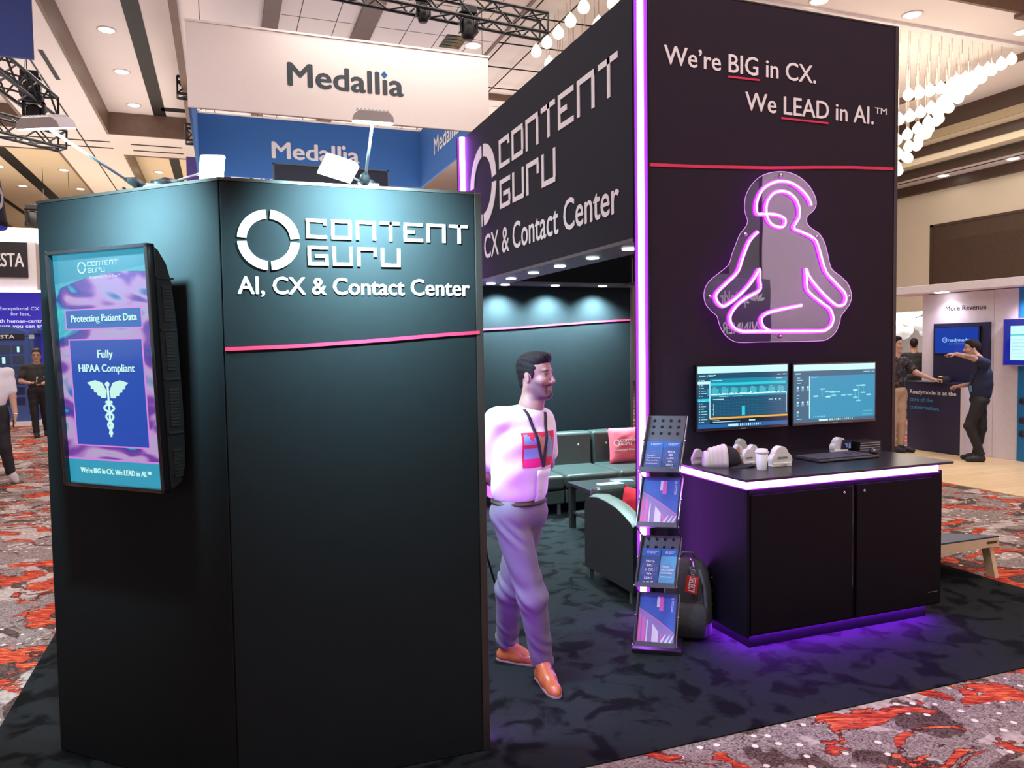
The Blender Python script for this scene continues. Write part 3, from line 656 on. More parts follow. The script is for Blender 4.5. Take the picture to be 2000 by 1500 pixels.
it = [(0, 0, 1, .11, 0, 0), (0, .11, 1, .2, 1, 0), (0, .2, .13, .965, 1, 0), (.13, .2, 1, .5, 2, 0), (.13, .5, 1, .83, 1, 0), (.13, .83, 1, .86, 5, 1), (.13, .855, 1, .935, 4, 0), (0, .935, 1, 1, 7, 1),
      (0, .24, .13, .285, 0, 1), (0, .52, .13, .565, 3, 1), (.125, .24, .135, .84, 0, 2), (.14, .27, .98, .31, 3, 1), (.14, .33, .98, .345, 10, 1), (.48, .66, .515, .815, 3, 2), (.985, .45, .992, .8, 6, 1), (.33, .945, .44, .985, 6, 2), (.56, .89, .63, .91, 6, 2), (.1, .36, .985, .48, 2, 1)]
rr = random.Random(3)
for i in range(8): it.append((.15+i*.105, .36, .15+i*.105+.075, .445, 8, 2)); it.append((.16+i*.105, .345, .2+i*.105, .35, 6, 2))
for i in range(70):
    hh = .008+.02*rr.random()*(1 if i % 9 else 2); it.append((.145+i*.0119, .465-hh, .145+i*.0119+.0125, .468, 0, 3))
for i in range(18): it.append((.2+i*.045, .55, .201+i*.045, .82, 2, 1))
for i in range(6): it.append((.17, .56+i*.045, .98, .562+i*.045, 2, 1))
for i in range(11): it.append((.46+i*.022, .948, .46+i*.022+.013, .985, (0, 6, 3, 5)[i % 4], 2))
ln = [('t', 'storm', .015, .165, .014), ('t', '| VIEW\u2122', .10, .165, .012)]
for i in range(17):
    q = .215+i*.042
    if i not in (1, 7): ln += [('r', .012, q, .022, q+.014), ('r', .032, q+.003, .05+.05*rr.random(), q+.012)]
ln += [('r', .15, .225, .26, .237), ('r', .88, .15, .92, .163), ('r', .94, .15, .99, .163), ('r', .87, .215, .93, .225), ('r', .16, .53, .28, .543), ('r', .78, .565, .83, .575), ('r', .85, .56, .87, .58), ('r', .9, .56, .92, .58), ('r', .23, .49, .33, .497), ('r', .38, .49, .48, .497), ('r', .15, .875, .23, .885), ('r', .16, .9, .46, .91), ('r', .165, .6, .168, .8), ('r', .15, .63, .165, .634), ('r', .15, .7, .165, .704), ('r', .15, .77, .165, .774)]
ui(t1, R1, it, ln)
it = [(0, 0, 1, .105, 0, 0), (0, .105, 1, .2, 10, 0), (0, .2, .19, 1, 10, 0), (.19, .2, 1, .945, 9, 0), (.18, .2, .19, .93, 0, 1), (0, .945, 1, 1, 10, 1), (.3, .955, .41, .985, 0, 2), (.85, .84, .96, .86, 8, 1), (.84, .9, .97, .915, 8, 1)]
for i in range(12): it.append((.43+i*.025, .953, .43+i*.025+.013, .983, (0, 6, 3, 5)[i % 4], 2))
nd = [(.26, .55), (.34, .43), (.40, .48), (.46, .49), (.53, .49), (.48, .55), (.41, .57), (.60, .55), (.68, .55), (.75, .47), (.75, .60), (.79, .39), (.85, .39), (.85, .52), (.79, .66), (.92, .56)]
for i, (a, q) in enumerate(nd): it.append((a-.028, q-.012, a+.028, q+.012, 11 if i % 3 else 6, 2))
for i in range(len(nd)-1):
    (a, q), (c, d) = nd[i], nd[i+1]
    if abs(a-c) < .12: it += [(min(a, c), q-.002, max(a, c), q+.002, 11, 1), (c-.0015, min(q, d), c+.0015, max(q, d), 11, 1)]
ln = [('t', 'storm', .015, .165, .013), ('r', .2, .215, .28, .225), ('r', .85, .14, .93, .15), ('r', .95, .14, .99, .15), ('r', .03, .22, .07, .23), ('r', .03, .26, .1, .27), ('r', .03, .31, .08, .32), ('r', .03, .52, .06, .53), ('r', .03, .57, .05, .58), ('r', .03, .93, .09, .94)]
for (a, q) in ((.03, .37), (.09, .37), (.15, .37), (.03, .63), (.09, .63), (.15, .63), (.03, .8)): ln += [('r', a, q, a+.022, q+.035), ('r', a-.004, q+.055, a+.026, q+.062), ('r', a, q+.075, a+.022, q+.082)]
for i in range(7): ln.append(('r', .23+i*.022, .9, .237+i*.022, .912))
ui(t2, R2, it, ln)

# ------------------------------------------------------------------ counter
ctm = M('counter_black', (.008, .0062, .0105), .5, var=.15, spec=.12)
cn = thing('counter', 'black two-door counter with glowing purple strip under its top', 'counter', (3.5, 4.05, 0))
cx0, cx1, cy0, cy1 = 2.798, 4.335, 3.651, 4.495
b = B(); b.box(cx0, cx1, cy0+.018, cy1, .0956, .972); b.box(cx0, cx0+.02, cy0, cy0+.02, .0956, .972); b.build('body', cn, ctm, bevel=.003, world=True)
b = B(); b.box(cx0+.07, cx1-.07, cy0+.07, cy1, .006, .0956); b.build('plinth', cn, ctm, world=True)
b = B(); b.box(2.762, 4.372, 3.615, cy1, 1.019, 1.034); b.build('counter_top', cn, M('counter_top_black', (.020, .017, .024), .28, var=.1), bevel=.002, world=True)
b = B(); b.box(cx0+.02, cx1-.02, cy0+.03, cy1, .972, 1.019); b.build('riser', cn, ctm, world=True)
b = B(); b.box(cx0-.014, cx1-.07, cy0-.016, cy0+.008, .974, 1.0145); b.box(cx0-.014, cx0+.008, cy0-.016, 4.36, .974, 1.0145); b.build('light_strip', cn, E('counter_led', (.55, .12, 1.0), 28.0), bevel=.004, world=True)
b = B(); b.box(cx0-.017, cx1-.06, cy0-.019, cy0-.001, .9685, .974); b.box(cx0-.017, cx1-.06, cy0-.019, cy0-.001, 1.0145, 1.0188); b.box(cx0-.017, cx0-.001, cy0-.001, 4.38, .9685, .974); b.box(cx0-.017, cx0-.001, cy0-.001, 4.38, 1.0145, 1.0188); b.build('strip_halo', cn, ledp, world=True)  # glowing purple edging imitates the halo above and below the strip
b = B(); b.box(cx0+.06, cx1-.06, cy0+.055, cy0+.067, .087, .0945); b.box(cx0+.055, cx0+.067, cy0+.06, cy1-.1, .087, .0945); b.build('plinth_light', cn, led_low, world=True)
dl = B(); dl.box(cx0+.03, 3.578, cy0, cy0+.018, .115, .93); d_ = dl.build('door', cn, ctm, bevel=.002, world=True)
b = B(); b.lathe([(.009, 0), (.009, .006), (.004, .007)], (3.511, cy0, .895), 14, R=Matrix.Rotation(PI/2, 3, 'X')); b.build('lock', d_, MATS['steel'], world=True)
Rd = Matrix.Rotation(.025, 3, 'Z')
dl = B(); dl.box(3.612, 4.31, cy0-.004, cy0+.014, .115, .936); d_ = dl.build('door', cn, ctm, bevel=.002, world=True)
b = B(); b.lathe([(.009, 0), (.009, .006), (.004, .007)], (3.664, cy0-.004, .895), 14, R=Matrix.Rotation(PI/2, 3, 'X')); b.build('lock', d_, MATS['steel'], world=True)
b = B(); b.box(3.58, 3.61, cy0+.012, cy0+.0185, .115, .935); b.build('door_gap', cn, MATS['gloss_black'], world=True)
b = B(); b.box(4.2, 4.28, cy0-.0055, cy0-.004, .19, .1935); b.build('door_scratch', cn, M('scratch', (.2, .2, .2), .5), world=True)

def loft(rings, m=0):
    b = B(); n = len(rings[0]); vs = [p for r in rings for p in r]; fs = [(i*n+j, i*n+(j+1) % n, (i+1)*n+(j+1) % n, (i+1)*n+j) for i in range(len(rings)-1) for j in range(n)]
    fs += [list(range(n-1, -1, -1)), [(len(rings)-1)*n+j for j in range(n)]]; b.add(vs, fs, m, True); return b
def se(cx, cy, z, a, c, e=.55, n=28):
    o = []
    for j in range(n):
        t = 2*PI*j/n; o.append((cx+a*math.copysign(abs(math.cos(t))**e, math.cos(t)), cy+c*math.copysign(abs(math.sin(t))**e, math.sin(t)), z))
    return o
# things on the counter
TOP = 1.034
foam = M('white_foam', (.80, .79, .77), .7); greyfoam = M('grey_foam', (.52, .51, .50), .7)
def cloud_pts(w, h):
    cs = [(-.30, .30, .30), (-.02, .52, .42), (.30, .30, .32), (-.36, .18, .2), (.36, .18, .2)]; pts = []
    n = 40
    for i in range(n+1):
        a = PI*i/n; dx, dz = math.cos(a), math.sin(a); best = .02
        for (x, z, r) in cs:
            bq = dx*x+dz*z; dsc = bq*bq-(x*x+z*z-r*r)
            if dsc > 0: best = max(best, bq+math.sqrt(dsc))
        pts.append((dx*best*w*.85, max(0, dz*best*h*1.06)))
    pts += [(-w*.46, 0), (w*.46, 0)]
    return pts
def cloud_toy(lab, x, y, w, h, d, rz, mat=None, word=True, grp=None):
    t = thing('cloud_toy', lab, 'foam toy', (x, y, TOP), rz, grp)
    b = B(); b.prism(cloud_pts(w, h), -d/2, d/2); b.build('body', t, mat or foam, bevel=.006, seg=3)
    b = B(); b.box(-w*.47, w*.47, -d/2-.006, d/2, .0, h*.2); b.build('base_block', t, mat or foam, bevel=.004)
    if word:
        b = B(); text(b, 'storm', 0, h*.38, w*.5, h*.16, -d/2-.001, 0, .02, 'c'); text(b, '\u25a1', -w*.1, h*.05, None, h*.08, -d/2-.007, 0, .0, 'c'); rect(b, 0, h*.06, w*.2, h*.1, -d/2-.007); b.build('print', t, M('print_grey', (.22, .24, .27), .6))
    return t
cloud_toy('shaded cloud-shaped foam toy at the far left of the counter', 2.855, 4.22, .085, .10, .04, -.3, greyfoam)
for i in range(5):
    t = thing('baseball_cap', ('smallest white cap at the left front of the nested row of caps', 'second white cap from the left in the nested row', 'middle white cap of the nested row', 'fourth white cap in the nested row, second from the black cap', 'largest white cap of the nested row, against the black cap')[i], 'cap', (2.858+.0235*i, 4.135-.012*i, TOP), -.42, 'nested white caps')
    h_ = (.098, .118, .126, .134, .14)[i]; b = B(); rings = []
    for k in range(8): q = k/7*PI/2*.97; rings.append(se(0, 0, h_*math.sin(q), (.022+.006*(i == 4))*math.cos(q)**.5+.002, .062*math.cos(q)**.75+.001, .8, 24))
    loft(rings).build('crown', t, foam); b = B()
    for yy in (-.03, 0, .03): b.tube([(-.024*math.cos(q*.9)**.5-.001, yy*math.cos(q), h_*math.sin(q)*.98) for q in (0, .4, .8, 1.2)], .0012, 4)
    b.build('stitched_seam', t, greyfoam)
cp_ = thing('baseball_cap', 'black baseball cap lying against the row of white foam toys', 'cap', (3.0, 4.12, TOP), -.45)
def cap_mesh():
    b = B(); prof = [(.088, 0.0), (.089, .03), (.082, .07), (.062, .10), (.03, .117), (.004, .12)]; b.lathe(prof, (0, 0, 0), 26); return b
cl_ = M('cap_cloth', (.012, .011, .016), .8, bump=.2)
cap_mesh().build('crown', cp_, cl_)
b = B(); vs = []; n = 16
for i in range(n+1):
    a = -1.15+2.3*i/n-.5
    for r in (.084, .185-.03*abs(math.sin(1.1*(a+.5)))): vs.append((r*math.cos(a), r*math.sin(a), .012-.012*abs(a+.5)))
vs2 = [(v[0], v[1], v[2]-.004) for v in vs]; fs = []
for i in range(n): fs += [(2*i, 2*i+1, 2*i+3, 2*i+2), (34+2*i+2, 34+2*i+3, 34+2*i+1, 34+2*i), (2*i+1, 34+2*i+1, 34+2*i+3, 2*i+3)]
b.add(vs2 and (vs+vs2), fs); b.build('visor', cp_, cl_)
b = B(); b.ball((0, 0, .12), .008, 6); b.build('button', cp_, cl_)
cloud_toy('white cloud toy with grey print standing behind the others near the cap', 3.19, 4.26, .09, .105, .035, .0)
cloud_toy('pale cloud toy at the back of the cluster against the dark wall', 3.32, 4.40, .11, .12, .04, .0, greyfoam, False)
cloud_toy('white cloud toy just left of the paper cup', 3.13, 4.08, .10, .10, .035, .05)
cloud_toy('white cloud toy peeking out directly behind the paper cup', 3.2, 4.12, .11, .12, .035, .1, foam, False)
cloud_toy('largest white cloud toy with grey lettering just right of the paper cup', 3.265, 3.935, .145, .128, .05, -.05)
sm = thing('sticker_card', 'small salmon pink card propped behind the cloud toys near the cap', 'card', (3.165, 4.22, TOP), .2)
b = B(); b.box(-.015, .015, -.002, .002, 0, .09); b.build('card', sm, M('salmon', srgb(224, 160, 150), .6))
cu = thing('paper_cup', 'white lidded paper coffee cup at the front of the counter', 'cup', (3.072, 3.865, TOP))
b = B(); b.lathe([(.0275, 0), (.028, .002), (.0385, .108)], n=32); b.build('cup_body', cu, M('cup_paper', (.80, .78, .80), .5))
b = B(); b.lathe([(.0405, .104), (.0415, .108), (.0415, .114), (.036, .117), (.034, .128), (.031, .129), (.028, .125), (.004, .125)], n=32); b.build('lid', cu, M('cup_lid', (.82, .81, .82), .35))
kb = thing('keyboard', 'black computer keyboard lying below the right wall monitor', 'keyboard', (3.82, 4.045, TOP), .02)
b = B(); b.box(-.255, .255, -.125, .125, 0, .016); b.build('base', kb, M('key_plastic', (.02, .018, .024), .4), bevel=.008)
b = B()
for r in range(6):
    for c in range(21):
        if c in (15, 18) and r in (2, 3): continue
        b.box(-.24+c*.0229, -.24+c*.0229+.0185, .085-r*.034, .085-r*.034+.027, .016, .022)
b.build('keys', kb, M('key_caps', (.07, .064, .085), .45), bevel=.002)
pc = cloud_toy('white cloud stand holding a printed card behind the keyboard', 4.045, 4.26, .125, .105, .05, -.02, foam, False)
b = B(); b.box(-.005, .075, -.034, -.031, .018, .09, R=Matrix.Rotation(.2, 3, 'X')); b.build('printed_card', pc, M('card_dark', srgb(60, 50, 92), .4))
b = B(); b.add([(.005, -.0355, .085), (.06, -.0355, .085), (.04, -.0385, .03)], [(0, 1, 2)]); b.add([(.06, -.036, .085), (.072, -.036, .085), (.072, -.039, .028), (.05, -.039, .03)], [(0, 1, 2, 3)]); b.build('card_picture', pc, M('card_blue', srgb(120, 150, 200), .4))
for i in range(4):
    nb = thing('notebook', ('bottom black boxed notebook of the stack by the mouse', 'second black notebook from the bottom of the stack by the mouse', 'third black notebook from the bottom of the stack by the mouse', 'top black notebook of the stack by the mouse')[i], 'notebook', (4.285, 4.28, TOP+i*.0165), -.03+.02*i, 'stacked black notebooks')
    b = B(); b.box(-.1, .1, -.07, .07, .0, .0045); b.box(-.1, .1, -.07, .07, .0115, .016); b.box(-.1, -.094, -.07, .07, .0, .016); b.build('cover', nb, M('book_black', (.012, .012, .014), .4))
    b = B(); b.box(-.094, .094, -.066, .068, .0045, .0115); b.build('pages', nb, M('book_pages', (.75, .74, .76), .6))
mo = thing('computer_mouse', 'black computer mouse in front of the notebook stack', 'mouse', (4.22, 4.12, TOP), -.9)
b = B(); b.ball((0, 0, .012), (.031, .056, .023), 12); b.v = [(v[0], v[1], max(0, v[2])) for v in b.v]; b.build('shell', mo, M('mouse_black', (.02, .02, .024), .25, coat=.3))
b = B(); b.cyl((-.003, -.028, .031), (.003, -.028, .031), .008, n=12); b.box(-.001, .001, -.055, -.01, .02, .034); b.build('scroll_wheel', mo, M('wheel_grey', (.2, .2, .22), .4))
bx = thing('speaker_puck', 'small black round puck between the card stand and notebooks', 'speaker', (4.165, 4.33, TOP))
b = B(); b.lathe([(.028, 0), (.03, .004), (.03, .04), (.026, .046), (.004, .046)], n=20); b.build('puck_body', bx, blackp)

# ------------------------------------------------------------------ folding literature stand
RS = math.atan2(-.555, .832)
stt = thing('literature_stand', 'black zigzag folding brochure stand beside the counter', 'brochure stand', (2.2, 3.93, 0), RS)
greyt = M('tray_grey', (.10, .095, .125), .4, .3)
def st(x0, z0, y): s_ = 1+y/4.43; return Vector((.35+(x0-.35)*s_, y, 1.815+(z0-1.815)*s_))
b = B(); b.box(-.004, .285, -.01, .24, .006, .03); b.build('base', stt, black_metal, bevel=.004)
TR = [((.057, 1.089), (.269, 1.07), (.106, 1.408), (.316, 1.4), .16, .29), ((.035, .77), (.256, .746), (.07, 1.06), (.288, 1.04), .11, .235), ((.021, .412), (.249, .398), (.07, .715), (.275, .70), .06, .17), ((.012, .064), (.245, .042), (.048, .378), (.262, .364), .0, .115)]
frames = []
for (bl, br, tl, tr, yb, yt_) in TR:
    a, c, d, e = st(*bl, yb), st(*br, yb), st(*tl, yt_), st(*tr, yt_)
    # square the tray up: straight sides and a level lip
    a.z = c.z = (a.z+c.z)/2; d.z = e.z = (d.z+e.z)/2; w_ = ((c.x-a.x)+(e.x-d.x))/2; m0 = (a.x+c.x)/2; m1 = (d.x+e.x)/2
    a.x, c.x, d.x, e.x = m0-w_/2, m0+w_/2, m1-w_/2, m1+w_/2
    ux = (c-a).normalized(); uz = (d-a).normalized(); uy = ux.cross(uz) * -1
    frames.append((a, ux, uy, uz, w_, (d-a).length))
def tr_pt(fm, x, y, z): return fm[0]+fm[1]*x+fm[2]*y+fm[3]*z
for i, fm in enumerate(frames):
    w_, h_ = fm[4], fm[5]
    b = B(); b.box(0, w_, .006, .010, -.004, h_); b.box(0, w_, -.030, .010, -.006, -.001); b.box(-.002, w_+.002, -.033, -.030, -.008, .02); b.box(-.003, 0, -.033, .012, -.006, h_); b.box(w_, w_+.003, -.033, .012, -.006, h_*.16)
    b.v = [tr_pt(fm, *v) for v in b.v]; tray = b.build('tray', stt, greyt)
    b = B()
    for r in range(3 if i == 0 else 2):
        for c in range(4):
            b.lathe([(.0088, 0), (.0088, .004)], (w_*(.17+.22*c), 0, h_*(.91-.115*r) if i != 2 else h_*(.93-.16*r)), 16, R=Matrix.Rotation(PI/2, 3, 'X'))
    b.v = [tr_pt(fm, v[0], v[1]+.0055, v[2]) for v in b.v]; b.build('round_hole', tray, M('hole_black', (.002, .002, .003), .7))
b = B()
for s in (0, 1):
    for i, fm in enumerate(frames):
        p = tr_pt(fm, -.008 if s == 0 else fm[4]+.008, .0, 0); q = tr_pt(fm, -.008 if s == 0 else fm[4]+.008, .012, fm[5])
        nx = frames[i-1] if i else None
        b.tube([p, q], .004, 6)
        if nx: b.tube([q, tr_pt(nx, -.008 if s == 0 else nx[4]+.008, 0, 0)], .004, 6)
        b.tube([p, tr_pt(fm, -.008 if s == 0 else fm[4]+.008, .11, fm[5]*.55), q], .0035, 6)
b.build('folding_rod', stt, M('rod_steel', (.3, .28, .33), .3, .9))
b = B()
for fm in frames:
    for s in (0, 1):
        for z in (0, fm[5]*.55): b.ball(tr_pt(fm, -.012 if s == 0 else fm[4]+.012, .0, z), .006, 6)
b.build('rivet', stt, MATS['steel'])
MStand = Matrix.Translation((2.2, 3.93, 0)) @ Matrix.Rotation(RS, 4, 'Z')
def brochure(lab, fm, x0, x1, z0, z1, kind, grp):
    t = thing('brochure', lab, 'brochure', (0, 0, 0), 0, grp)
    org = tr_pt(fm, x0, 0, z0); t.location = MStand @ org; t.rotation_euler = (0, 0, RS)
    pl = lambda b_: setattr(b_, 'v', [tr_pt(fm, x0+v[0], v[1], z0+v[2])-org for v in b_.v])
    w_, h_ = x1-x0, z1-z0
    b = B(); b.box(0, w_, -.004, .004, 0, h_); pl(b)
    pal = {'lead': [(62, 84, 140), (52, 66, 112)], 'care': [(66, 96, 160), (70, 110, 170)], 'pale': [(96, 158, 200), (92, 140, 196)], 'mag': [(70, 104, 190), (70, 104, 190)]}[kind]
    b.build('pages', t, M('bro_'+kind, srgb(*pal[0]), .3, var=.35, scale=9))
    b = B(); y = -.0046
    if kind != 'mag':
        rect(b, 0, h_*.80, w_, h_, y, 0)
        k = 18
        for r_ in (.30, .40): b.tube([(w_*.5+w_*r_*math.cos(2*PI*i/k), y, h_*.42+w_*r_*math.sin(2*PI*i/k)) for i in range(k)], .0012, 4, 1, True)
    else:
        b.plate([(0, 0), (w_, 0), (w_, h_*.25), (w_*.62, h_*.45), (w_*.25, h_*.62), (0, h_*.72)], y, 1)
        for i, (a, c, m_) in enumerate(((.02, .09, 2), (.12, .21, 2), (.24, .28, 3), (.40, .58, 3), (.62, .66, 2))):
            b.plate([(w_*a, h_*.02), (w_*c, h_*.02), (w_*(c-.01), h_*(.62-.62*c)), (w_*a, h_*(.66-.62*a))], y-.0004, m_)
        for a in (.66, .78, .9): b.plate([(w_*a-.02, 0), (w_*a, 0), (w_*(a+.12 if a < .85 else 1), h_*.22), (w_*(a+.1 if a < .85 else .98), h_*.22)], y-.0004, 3)
        k = [(0, h_*.72), (w_*.25, h_*.62), (w_*.62, h_*.45), (w_, h_*.25)]
        for p, q in zip(k, k[1:]): b.plate([(p[0], p[1]-.004), (q[0], q[1]-.004), (q[0], q[1]), p], y-.0006, 2)
        rect(b, w_*.48, h_*.74, w_*.55, h_*.95, y-.0004, 3); rect(b, w_*.55, h_*.67, w_*.66, h_*.95, y-.0004, 2)
    pl(b); b.build('cover_art', t, [M('art_blue', srgb(58, 100, 176), .3), M('art_violet', srgb(150, 130, 190), .3), M('art_pink', srgb(232, 110, 190), .3), M('art_white', srgb(226, 220, 236), .3)])
    b = B(); y = -.0056
    if kind == 'lead':
        for i, s_ in enumerate(('We\u2019re', 'BIG', 'in CX.', 'We', 'LEAD', 'in AI.\u2122')): text(b, s_, w_*.5, h_*(.62-.112*i), None, h_*.062, y, 0, .03, 'c')
    if kind in ('care', 'pale'):
        for i, s_ in enumerate(('Connected', 'Care, Connected', 'Communities')): text(b, s_, w_*.1, h_*(.50-.085*i), w_*(.48, .78, .72)[i], h_*.045, y, 0, .03)
        rect(b, w_*.1, h_*.24, w_*.8, h_*.255, y)
    if kind != 'mag':
        ring4(b, w_*.34, h_*.9, .0045, .0072, y-.0003, y, gap=.1); strokes(b, 'COnTEnT', w_*.46, h_*.9, w_*.42, h_*.03, .0012, y-.0003, y); strokes(b, 'GUrU', w_*.46, h_*.86, w_*.26, h_*.03, .0012, y-.0003, y)
    else:
        ring4(b, w_*.9, h_*.92, .0045, .0072, y-.0003, y, gap=.1); rect(b, w_*.88, h_*.66, w_*.89, h_*.88, y); rect(b, w_*.91, h_*.66, w_*.925, h_*.88, y)
    pl(b); b.build('cover_text', t, M('bro_text', (.86, .86, .9), .4))
    return t
f1, f2, f3, f4 = frames
brochure('blue leaflet with three text lines, left pocket of the top tray', f1, .012, f1[4]*.5, .004, f1[5]*.53, 'care', 'leaflets on the stand')
brochure('blue slogan leaflet in the right pocket of the top tray', f1, f1[4]*.5+.002, f1[4]-.008, .004, f1[5]*.53, 'lead', 'leaflets on the stand')
brochure('landscape blue and pink magazine on the second tray from the top', f2, .006, f2[4]-.006, .004, f2[5]*.96, 'mag', 'magazines on the stand')
brochure('blue slogan leaflet in the left pocket of the third tray', f3, .008, f3[4]*.54, .004, f3[5]*.74, 'lead', 'leaflets on the stand')
brochure('pale blue leaflet in the right pocket of the third tray', f3, f3[4]*.54+.004, f3[4]-.006, .004, f3[5]*.74, 'pale', 'leaflets on the stand')
brochure('landscape blue and pink magazine on the bottom tray near the floor', f4, .006, f4[4]-.006, .004, f4[5]*.97, 'mag', 'magazines on the stand')

# backpack behind the stand
bp_ = thing('backpack', 'dark grey backpack with a red tag on the carpet between stand and counter', 'backpack', (2.66, 4.05, .006), -.6)
bgm = M('bag_cloth', (.05, .055, .058), .8, bump=.4, scale=60); bgl = M('bag_trim', (.09, .11, .12), .7)
loft([se(0, 0, 0, .12, .07), se(0, 0, .02, .145, .09), se(.0, 0, .14, .15, .1), se(0, .01, .28, .145, .09), se(0, .02, .40, .125, .075), se(0, .03, .455, .09, .05), se(0, .03, .475, .04, .025)]).build('bag_body', bp_, bgm)
loft([se(0, -.10, .03, .11, .035), se(0, -.105, .12, .12, .045), se(0, -.095, .2, .115, .04), se(0, -.085, .225, .09, .02)]).build('front_pocket', bp_, bgm)
b = B(); b.tube([(-.05, .03, .46), (-.03, .03, .505), (.03, .03, .505), (.05, .03, .46)], .009, 8); b.build('top_handle', bp_, bgl)
b = B(); b.tube([(.10, -.085, .03), (.112, -.09, .2), (.10, -.07, .33), (.07, -.04, .42)], .012, 8); b.tube([(.05, -.09, .25), (.045, -.085, .35), (.02, -.05, .44)], .012, 8); b.build('strap', bp_, bgl)
b = B()
for z in (.12, .2, .29, .37): b.ball((.148, -.02, z), .004, 6)
b.build('stud', bp_, MATS['steel'])
tg = B(); tg.box(-.008, .064, -.136, -.130, .30, .405, R=Matrix.Rotation(.15, 3, 'Y')); tg_o = tg.build('luggage_tag', bp_, M('tag_red', srgb(208, 38, 32), .4), bevel=.004)
b = B(); text(b, 'SELECT', 0, 0, .09, .038, 0, 0, .02, 'c'); Rt = Matrix.Rotation(.15, 3, 'Y') @ Matrix.Rotation(PI/2, 3, 'Y'); b.v = [Rt @ (Vector(v)+Vector((0, 0, -.019)))+Vector((.028, -.1375, .3525)) for v in b.v]; b.build('tag_lettering', tg_o, white)
b = B(); k = 14; b.tube([(.035+.012*math.cos(2*PI*i/k), -.13, .43+.016*math.sin(2*PI*i/k)) for i in range(k)], .003, 6, closed=True); b.tube([(.04, -.1, .45), (.035, -.06, .47), (.02, 0, .475)], .005, 6); b.build('tag_clip', bp_, MATS['steel'])

# ------------------------------------------------------------------ lounge furniture
lea = M('dark_green_leather', (.040, .050, .048), .34, var=.15, spec=.6, bump=.05)
feltd = M('dark_shell', (.012, .011, .016), .6)
def sofa_module(lab, x0, x1, grp='lounge sofa modules'):
    yf, yb = 7.46, 8.32
    t = thing('sofa_module', lab, 'sofa', ((x0+x1)/2, 7.9, 0), 0, grp); g = .008
    b = B(); b.box(x0+g, x1-g, yf+.01, yb-.14, .12, .265); b.build('base', t, lea, bevel=.015, world=True)
    b = B(); b.box(x0+g, x1-g, yf-.01, yb-.16, .27, .43); b.build('seat', t, lea, bevel=.04, seg=4, world=True)
    b = B(); b.box(x0+g, x1-g, yb-.2, yb, .38, .80); b.v = [(v[0], v[1]+.05*(v[2]-.4), v[2]) for v in b.v]; b.build('backrest', t, lea, bevel=.035, seg=4, world=True)
    for f in (.28, .72):
        b = B(); b.ball((x0+(x1-x0)*f, yb-.196, .65), (.014, .007, .014), 8); b.build('button', t, MATS['steel'], world=True)
    for xx in (x0+.05, x1-.08):
        b = B(); b.box(xx, xx+.03, yf+.03, yf+.06, .006, .12); b.build('leg', t, M('leg_steel', (.22, .22, .23), .35, .8), world=True)
    return t
sofa_module('left module of the dark leather sofa, half hidden by the man', 2.72, 3.385)
sofa_module('middle module of the dark leather sofa, two buttons in view', 3.385, 4.035)
sofa_module('right module of the dark leather sofa, behind the pink cushion', 4.035, 4.69)
def cushion(name, lab, cat, loc, rz, w, h, d, mat, tilt=.2):
    t = thing(name, lab, cat, loc, rz)
    b = B(); n = 16; vs = []; fs = []
    for side in (-1, 1):
        for i in range(n+1):
            for j in range(n+1):
                u, v = 2*i/n-1, 2*j/n-1; pin = 1-.07*(1-abs(u)**2)*abs(v)**3; pin2 = 1-.07*(1-abs(v)**2)*abs(u)**3
                th = (max(0, 1-u**4)*max(0, 1-v**4))**.6*(1+.05*math.sin(7*u+5*v)+.04*math.sin(13*v-6*u)); vs.append((u*w/2*pin2, side*d/2*th, h/2+v*h/2*pin))
    m = (n+1)**2
    for sd in range(2):
        for i in range(n):
            for j in range(n): a = sd*m+i*(n+1)+j; fs.append((a, a+1, a+n+2, a+n+1))
    b.add(vs, fs, 0, True); Rm = Matrix.Rotation(-tilt, 3, 'X'); b.v = [Rm @ Vector(v) for v in b.v]; o = b.build('cushion_cover', t, mat)
    return t, o, Rm
pk, pko, Rm = cushion('throw_pillow', 'salmon pink pillow with a white logo on the right sofa module', 'pillow', (4.38, 7.93, .43), -.06, .43, .42, .13, M('pink_cloth', srgb(228, 88, 106), .8, bump=.25, scale=9), .16)
b = B(); ring4(b, -.135, .235, .026, .040, -.004, 0, gap=.1); strokes(b, 'COnTEnT', -.085, .245, .24, .03, .006, -.004, 0); strokes(b, 'GUrU', -.085, .205, .135, .03, .006, -.004, 0); text(b, 'Engagement Made Easy', -.17, .145, .33, .02, -.001, bold=.02)
b.v = [Rm @ Vector((v[0], v[1]-.068, v[2])) for v in b.v]; b.build('logo', pk, white)
cf = thing('coffee_table', 'low black coffee table in front of the leather sofa', 'coffee table', (3.65, 6.6, 0))
tbm = M('table_black', (.022, .021, .024), .33)
b = B(); b.box(3.165, 4.25, 6.36, 6.93, .425, .46); b.build('table_top', cf, tbm, bevel=.003, world=True)
for x in (3.17, 4.19):
    for y in (6.365, 6.87): b = B(); b.box(x, x+.055, y, y+.055, .006, .425); b.build('leg', cf, tbm, world=True)
b = B(); b.box(3.19, 4.22, 6.39, 6.9, .15, .168); b.build('shelf', cf, tbm, world=True)
def paper(lab, x, y, w, d, rz, mat, h=.004):
    t = thing('leaflet', lab, 'leaflet', (x, y, .46), rz); b = B(); b.box(-w/2, w/2, -d/2, d/2, .0, h); b.build('sheet', t, mat)
    b = B(); b.box(-w*.4, w*.1, -d*.3, -d*.1, h, h+.0006); b.build('printed_block', t, M('paper_print', (.45, .5, .55), .6)); return t
paper('white folded leaflet at the near edge of the coffee table', 3.48, 6.62, .24, .13, .1, M('paper_white', (.8, .8, .8), .5), .008)
paper('light blue leaflet lying behind the white one on the coffee table', 3.68, 6.76, .21, .12, -.1, M('paper_blue', srgb(90, 170, 215), .4))
